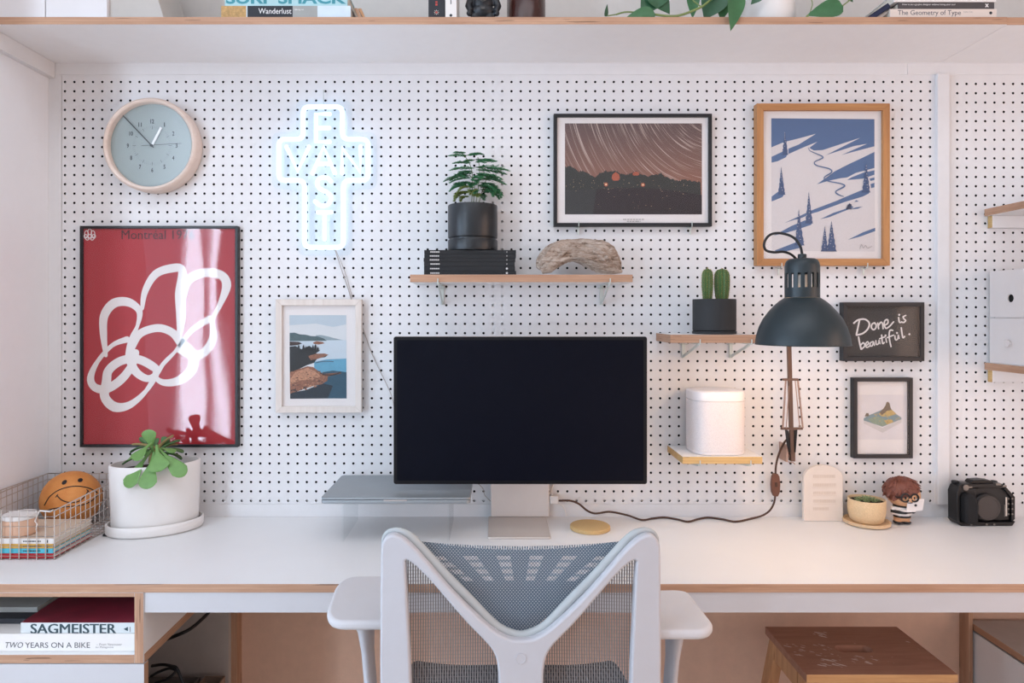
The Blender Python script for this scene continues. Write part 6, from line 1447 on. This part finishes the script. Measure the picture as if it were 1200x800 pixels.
mb = MB(); mb.lathe([(.0034, 0), (.0034, .0003)], ((x0+x1)/2, y, ZP(18, 1.63)), 'ink_dark', 12, 'y'); mb.box((x0+x1)/2-.001, (x0+x1)/2+.001, y-.0003, y, ZP(5, 1.63), ZP(-20, 1.63), 'ink_dark'); mb.build('spine_print', b)
# dark toy figure: boots, trousers, jacket
M['toy_dark'] = plain('black_toy_vinyl', '1b1d22', .4, var=.2, vs=90); M['toy_grey'] = plain('dark_grey_toy_trim', '4a4744', .5, var=.2, vs=200)
fd_ = 1.645; fx_ = XP(566, fd_); fy_ = fd_-CAMD+.012; K = fd_/F
root = thing('toy_figure', (fx_, fy_, TZ), 'stout black vinyl toy figure standing on the top shelf', 'toy figure')
T = lambda px, h, dy=0.: Vector((XP(px, fd_), fy_+dy, TZ+h))
mb = MB()
for px in (557.5, 574): mb.ball(T(px, .0065, -.003), .0135, 'toy_dark', 16, 10, (1, 1.2, .5)); mb.tube([T(px, .004), T(px, .022)], [.0135, .0125], 'toy_dark', 14)
mb.ball(T(566, .030), .024, 'toy_dark', 20, 14, (1.15, .8, .75)); mb.ball(T(566, .05), .025, 'toy_dark', 20, 14, (1.0, .8, 1.0))
mb.tube([T(552, .060), T(549, .040, -.006), T(552, .026, -.012)], [.0095, .0088, .007], 'toy_dark', 12); mb.tube([T(580, .060), T(583.5, .040, -.004), T(581, .026, -.01)], [.0095, .0088, .007], 'toy_dark', 12)
mb.ball(T(550, .021, -.011), .0072, 'toy_dark', 12, 8); mb.ball(T(582, .021, -.01), .0072, 'toy_dark', 12, 8); mb.ball(T(566, .092), .030, 'toy_dark', 24, 16, (1, .95, .95))
mb.build('body', root, remesh=.0018)
mb = MB(); mb.tube([T(559, .052, -.0215), T(566, .044, -.0235), T(573, .052, -.0215)], .0014, 'toy_grey', 8); mb.box(T(566, 0).x-.004, T(566, 0).x+.004, fy_-.0225, fy_-.0185, TZ+.026, TZ+.032, 'toy_grey'); mb.build('trim_details', root, smooth=40)
# brown jar with a round white label
M['amber'] = plain('dark_brown_glass', '3b1d18', .2, var=.15, vs=20); jd_ = 1.66; jx_ = XP(617.3, jd_); jy_ = jd_-CAMD+.03; jr_ = 22.5*(jd_+.03)/F
root = thing('brown_jar', (jx_, jy_, TZ), 'dark brown glass jar with round white label on the top shelf', 'jar')
mb = MB(); mb.lathe([(jr_*.9, 0), (jr_, .004), (jr_, .085), (jr_*.8, .1), (jr_*.72, .104), (jr_*.72, .112)], (jx_, jy_, TZ), 'amber', 40); mb.build('body', root, smooth=40)
mb = MB(); mb.lathe([(jr_*.8, .1125), (jr_*.8, .133), (.001, .134)], (jx_, jy_, TZ), 'bk_dark', 32); mb.build('lid', root, smooth=40)
mb = MB(); cz_ = ZP(-9, jd_); rl = 11*jd_/F; cyl = lambda x, z: (jx_+jr_*1.008*math.sin(x/jr_), jy_-jr_*1.008*math.cos(x/jr_), cz_+z)
mb.add([cyl(rl*.95*math.cos(2*PI*k/28), rl*math.sin(2*PI*k/28)) for k in range(28)]+[cyl(rl*.70*math.cos(2*PI*k/28), rl*.75*math.sin(2*PI*k/28)) for k in range(28)], [(k, (k+1) % 28, 28+(k+1) % 28, 28+k) for k in range(28)], 'white_ink')
for px in (606, 610, 627): mb.box(XP(px, jd_), XP(px+2.4, jd_), jy_-jr_*1.01, jy_-jr_*.94, TZ+.001, TZ+.0055, 'white_ink')
mb.build('label', root)

# trailing pothos
M['pothos'] = plain('pothos_green', '2f5a3c', .38, var=.18, vs=40, spec=.5); M['pothos2'] = plain('pothos_light_green', '3d6e46', .4, var=.18, vs=40); M['vine'] = plain('vine_stem', '7c8a50', .55, var=.1)
wd = 1.72; wx = XP(898, wd); wy = wd-CAMD; wr = .065
root = thing('trailing_pothos', (wx, wy, TZ), 'trailing green pothos in a rounded white pot on the top shelf', 'potted plant')
mb = MB(); mb.lathe([(wr*.75, 0), (wr*.95, .012), (wr*1.05, .04), (wr*1.02, .075), (wr*.9, .095), (wr*.86, .097), (wr*.84, .09)], (wx, wy, TZ), 'pot_white', 44, caps=False); mb.build('pot', root, smooth=50)
mb = MB(); mb.lathe([(wr*.85, .083), (wr*.84, .086), (.001, .088)], (wx, wy, TZ), 'soil', 28); mb.build('soil', root, smooth=60)
mb = MB()
def heart(p0, p1, wid, m='pothos', up=(0, 0, 1), droop=.35):
    p0, p1 = Vector(p0), Vector(p1); L = (p1-p0).length
    mb.loft(leafrings(p0, p1-p0, up, L, lambda s_: wid*(math.sin(PI*min(1, (s_**.62)))**.9*(1-.15*s_)+.02*(1-s_)), lambda s_: .0011*(1-.6*s_)+.0003, droop, 14, 10, .22), m)
V = lambda px, py, dd: P(px, py, dd)
stem = curve([V(890, -22, 1.72), V(862, -14, 1.66), V(836, -2, 1.635), V(822, 8, 1.628), V(800, 17, 1.63), V(785, 19, 1.633), V(760, 16, 1.64)], 6); mb.tube(stem, [.0028]*len(stem), 'vine', 8)
mb.tube(curve([V(890, -22, 1.72), V(866, -16, 1.64), V(857, -6, 1.612)], 5), .0022, 'vine', 8); mb.tube(curve([V(905, -22, 1.72), V(960, -18, 1.66), V(1003, -6, 1.64), V(996, 0, 1.64), V(987, 7, 1.64)], 5), .0016, 'vine', 7); mb.tube(curve([V(1003, -6, 1.64), V(955, -8, 1.65), V(952, 6, 1.645), V(948, 18, 1.64)], 5), .0011, 'vine', 6)
mb.tube(curve([V(760, 16, 1.64), V(735, 14, 1.645), V(722, 17, 1.65)], 5), .002, 'vine', 7); mb.tube([V(722, 17, 1.65), V(712, 18.5, 1.652)], .0014, 'vine', 6); mb.tube(curve([V(822, 8, 1.63), V(812, 0, 1.64), V(812, -10, 1.645)], 5), .0016, 'vine', 6)
F_ = (0, -1, .15)     # leaf faces turned to the room
heart(V(709, 19, 1.65), V(712, 5, 1.65), .010, 'pothos', (0.75, -.5, 0), .05)
heart(V(776, -18, 1.66), V(752, 17, 1.64), .036, 'pothos', F_, .2); heart(V(768, 17, 1.635), V(731, 22, 1.63), .022, 'pothos2', F_, .1); heart(V(762, -12, 1.65), V(786, 15, 1.645), .028, 'pothos', F_, .2)
heart(V(812, -12, 1.65), V(812, 21, 1.65), .017, 'pothos2', F_, .1); heart(V(842, -10, 1.64), V(826, 22, 1.645), .034, 'pothos', F_, .2); heart(V(850, -12, 1.645), V(846, 24, 1.65), .024, 'pothos2', F_, .2)
heart(V(863, -14, 1.612), V(858.5, 35, 1.600), .026, 'pothos2', (.35, -1, .1), .15); heart(V(893, -8, 1.64), V(880, 5, 1.64), .013, 'pothos', F_, .1)
heart(V(988, 7.5, 1.64), V(946, 17, 1.635), .024, 'pothos2', F_, .12); heart(V(985, -14, 1.65), V(1000, 2, 1.645), .018, 'pothos', F_, .1); heart(V(948, 18, 1.64), V(944, 19.5, 1.64), .003, 'vine', F_, .1)
for px, py, qx, qy in ((880, -30, 850, -40), (905, -35, 890, -75), (915, -30, 950, -50), (900, -40, 930, -85), (925, -25, 975, -30), (885, -30, 820, -30)):
    mb.tube([V(898, -22, 1.72), V(px, py, 1.71)], .002, 'vine', 6); heart(V(px, py, 1.71), V(qx, qy, 1.69), .036, 'pothos', (0, -.7, .7), .5)
for v_ in mb.v:
    if v_.y > SHY-.001 and v_.z < TZ+.0006 and v_.z > SZ0-.06: v_.z = TZ+.0006
mb.build('foliage', root, smooth=60)

# books at the right
M['bk_char'] = plain('charcoal_spine', '4a4546', .6, var=.05); M['bk_cream'] = plain('cream_spine', 'e2d3c9', .6, var=.02); M['bk_navy'] = plain('navy_cover', '1c2647', .5, var=.2, vs=30)
rd = 1.635; y = rd-CAMD; z1_ = ZP(10.4, rd)
b = book('book', XP(1043, rd), XP(1168, rd), y, y+.2, TZ, z1_, 'bk_cream', 'cream book with The Geometry of Type on its spine, lowest in the right stack', group='books lying on the top shelf')
mb = MB(); mb.text('The Geometry of Type', XP(1052, rd), XP(1126, rd), ZP(19.3, rd), ZP(11.9, rd), y-.0001, 'serif', .0001); mb.text('Stephen Coles', XP(1129, rd), XP(1140, rd), ZP(15, rd), ZP(13.2, rd), y-.0001, 'grey_print', .0001); mb.lathe([(.0036, 0), (.0036, .0002)], (XP(1161, rd), y, ZP(15.2, rd)), 'ink_dark', 14, 'y'); mb.build('spine_lettering', b)
z2_ = ZP(2.2, rd)
b = book('book', XP(1053, rd), XP(1166, rd), y+.002, y+.17, z1_+.0003, z2_, 'bk_char', 'charcoal book on how to be a graphic designer, second in the right stack', group='books lying on the top shelf')
mb = MB(); mb.text('How to be a graphic designer without losing your soul', XP(1058, rd), XP(1120, rd), ZP(6.2, rd), ZP(3.8, rd), y+.0019, 'white_ink', .0001); mb.text('x', XP(1155, rd), XP(1159.5, rd), ZP(8, rd), ZP(4, rd), y+.0019, 'white_ink', .0001, bold=.03); mb.build('spine_lettering', b)
b = book('book', XP(1048, rd), XP(1168, rd), y+.001, y+.18, z2_+.0004, z2_+.022, 'bk_white', 'white book topmost in the right stack on the top shelf', group='books lying on the top shelf')
# two books leaning against that stack
def leaning(xbase, th, h, m, lb, ang, dd, dep):
    y = dd-CAMD; c_, s_ = math.cos(ang), math.sin(ang); f = lambda a, b: (xbase+a*c_+b*s_, TZ+.0003+ -0*a+b*c_-a*(-s_) )
    root = thing('book', (xbase, y+dep/2, TZ), lb, 'book', 'books leaning on the top shelf'); t_ = .002
    g = lambda a, b: (xbase+a*c_+b*s_, TZ+.0004+th*s_+b*c_-a*s_)
    mb = MB(); mb.plate([g(0, 0), g(t_, 0), g(t_, h), g(0, h)], y, y+dep, m); mb.plate([g(th-t_, 0), g(th, 0), g(th, h), g(th-t_, h)], y, y+dep, m); mb.plate([g(t_*.5, 0), g(th-t_*.5, 0), g(th-t_*.5, h), g(t_*.5, h)], y, y+t_, m); mb.build('cover', root)
    mb = MB(); mb.plate([g(t_, .002), g(th-t_, .002), g(th-t_, h-.002), g(t_, h-.002)], y+t_, y+dep-.003, 'page'); mb.build('pages', root); return g, y, root
ang = .98
xs_ = XP(1043, rd)
Lmax = .06
g, y, r_ = leaning(xs_-.0335, .0075, .0335/math.sin(ang)*.94, 'bk_cream', 'slim pale book leaning against the right stack, under the navy one', ang, 1.645, .12)
g, y, r_ = leaning(xs_-.0335-.0165, .0125, .058, 'bk_navy', 'navy book leaning towards the right book stack on the top shelf', ang, 1.64, .13)
# ------------------------------------------------------------------ lights
def area(name, loc, rot, sx, sy, power, col, spread=None):
    l = bpy.data.lights.new(name, 'AREA'); l.shape = 'RECTANGLE'; l.size = sx; l.size_y = sy; l.energy = power; l.color = lin(col)[:3]
    if spread: l.spread = spread
    o = bpy.data.objects.new(name, l); COL.objects.link(o); o.location = loc; o.rotation_euler = rot; return o
# daylight at the two windows
for k, (w, pw) in enumerate(((W1, 64), (W2, 7))):
    area('window_daylight', ((w[0]+w[1])/2, RY0-.09, (w[2]+w[3])/2), (PI/2, 0, 0), w[1]-w[0], w[3]-w[2], pw, 'd6eaff')
# added overhead fill light, unseen; the room has no such lamp
area('ceiling_fill', (-.1, -1.75, RZ-.03), (0, 0, 0), 2.4, 1.2, 19, 'eef3fb')
# big side window, far left of the room behind the camera
area('side_daylight', (RX0+.12, -1.75, 1.15), (0, -PI/2, 0), 1.9, 1.6, 50, 'c2e0ff')
area('right_fill', (RX1-.12, -1.75, 1.15), (0, PI/2, 0), 1.9, 1.6, 23, 'ffcfb0')  # added warm fill from the right; that wall has no window
# desk lamp bulb
l = bpy.data.lights.new('lamp_bulb', 'POINT'); l.energy = 1.5; l.color = lin('ffcf9c')[:3]; l.shadow_soft_size = .025
o = bpy.data.objects.new('lamp_bulb_light', l); COL.objects.link(o); o.location = (lx, ly, ZP(390, ld))
w = bpy.data.worlds.new('world'); SC.world = w; w.use_nodes = True; bg = w.node_tree.nodes['Background']; bg.inputs[0].default_value = lin('dfe8f5'); bg.inputs[1].default_value = .6

# ------------------------------------------------------------------ camera
cam = bpy.data.cameras.new('camera'); co = bpy.data.objects.new('view_camera', cam); COL.objects.link(co)
co.location = (0, -CAMD, CAMZ); co.rotation_euler = (PI/2, 0, 0)
cam.sensor_width = 36; cam.sensor_fit = 'HORIZONTAL'; cam.lens = F*36/1200; cam.shift_x = (600-VX)/1200; cam.shift_y = (VY-400)/1200
cam.clip_start = .05
SC.camera = co
vs = SC.view_settings; vs.view_transform = 'Standard'; vs.look = 'None'; vs.gamma = 1.0; vs.use_curve_mapping = False; vs.exposure = 0.14
SC.display_settings.display_device = 'sRGB'
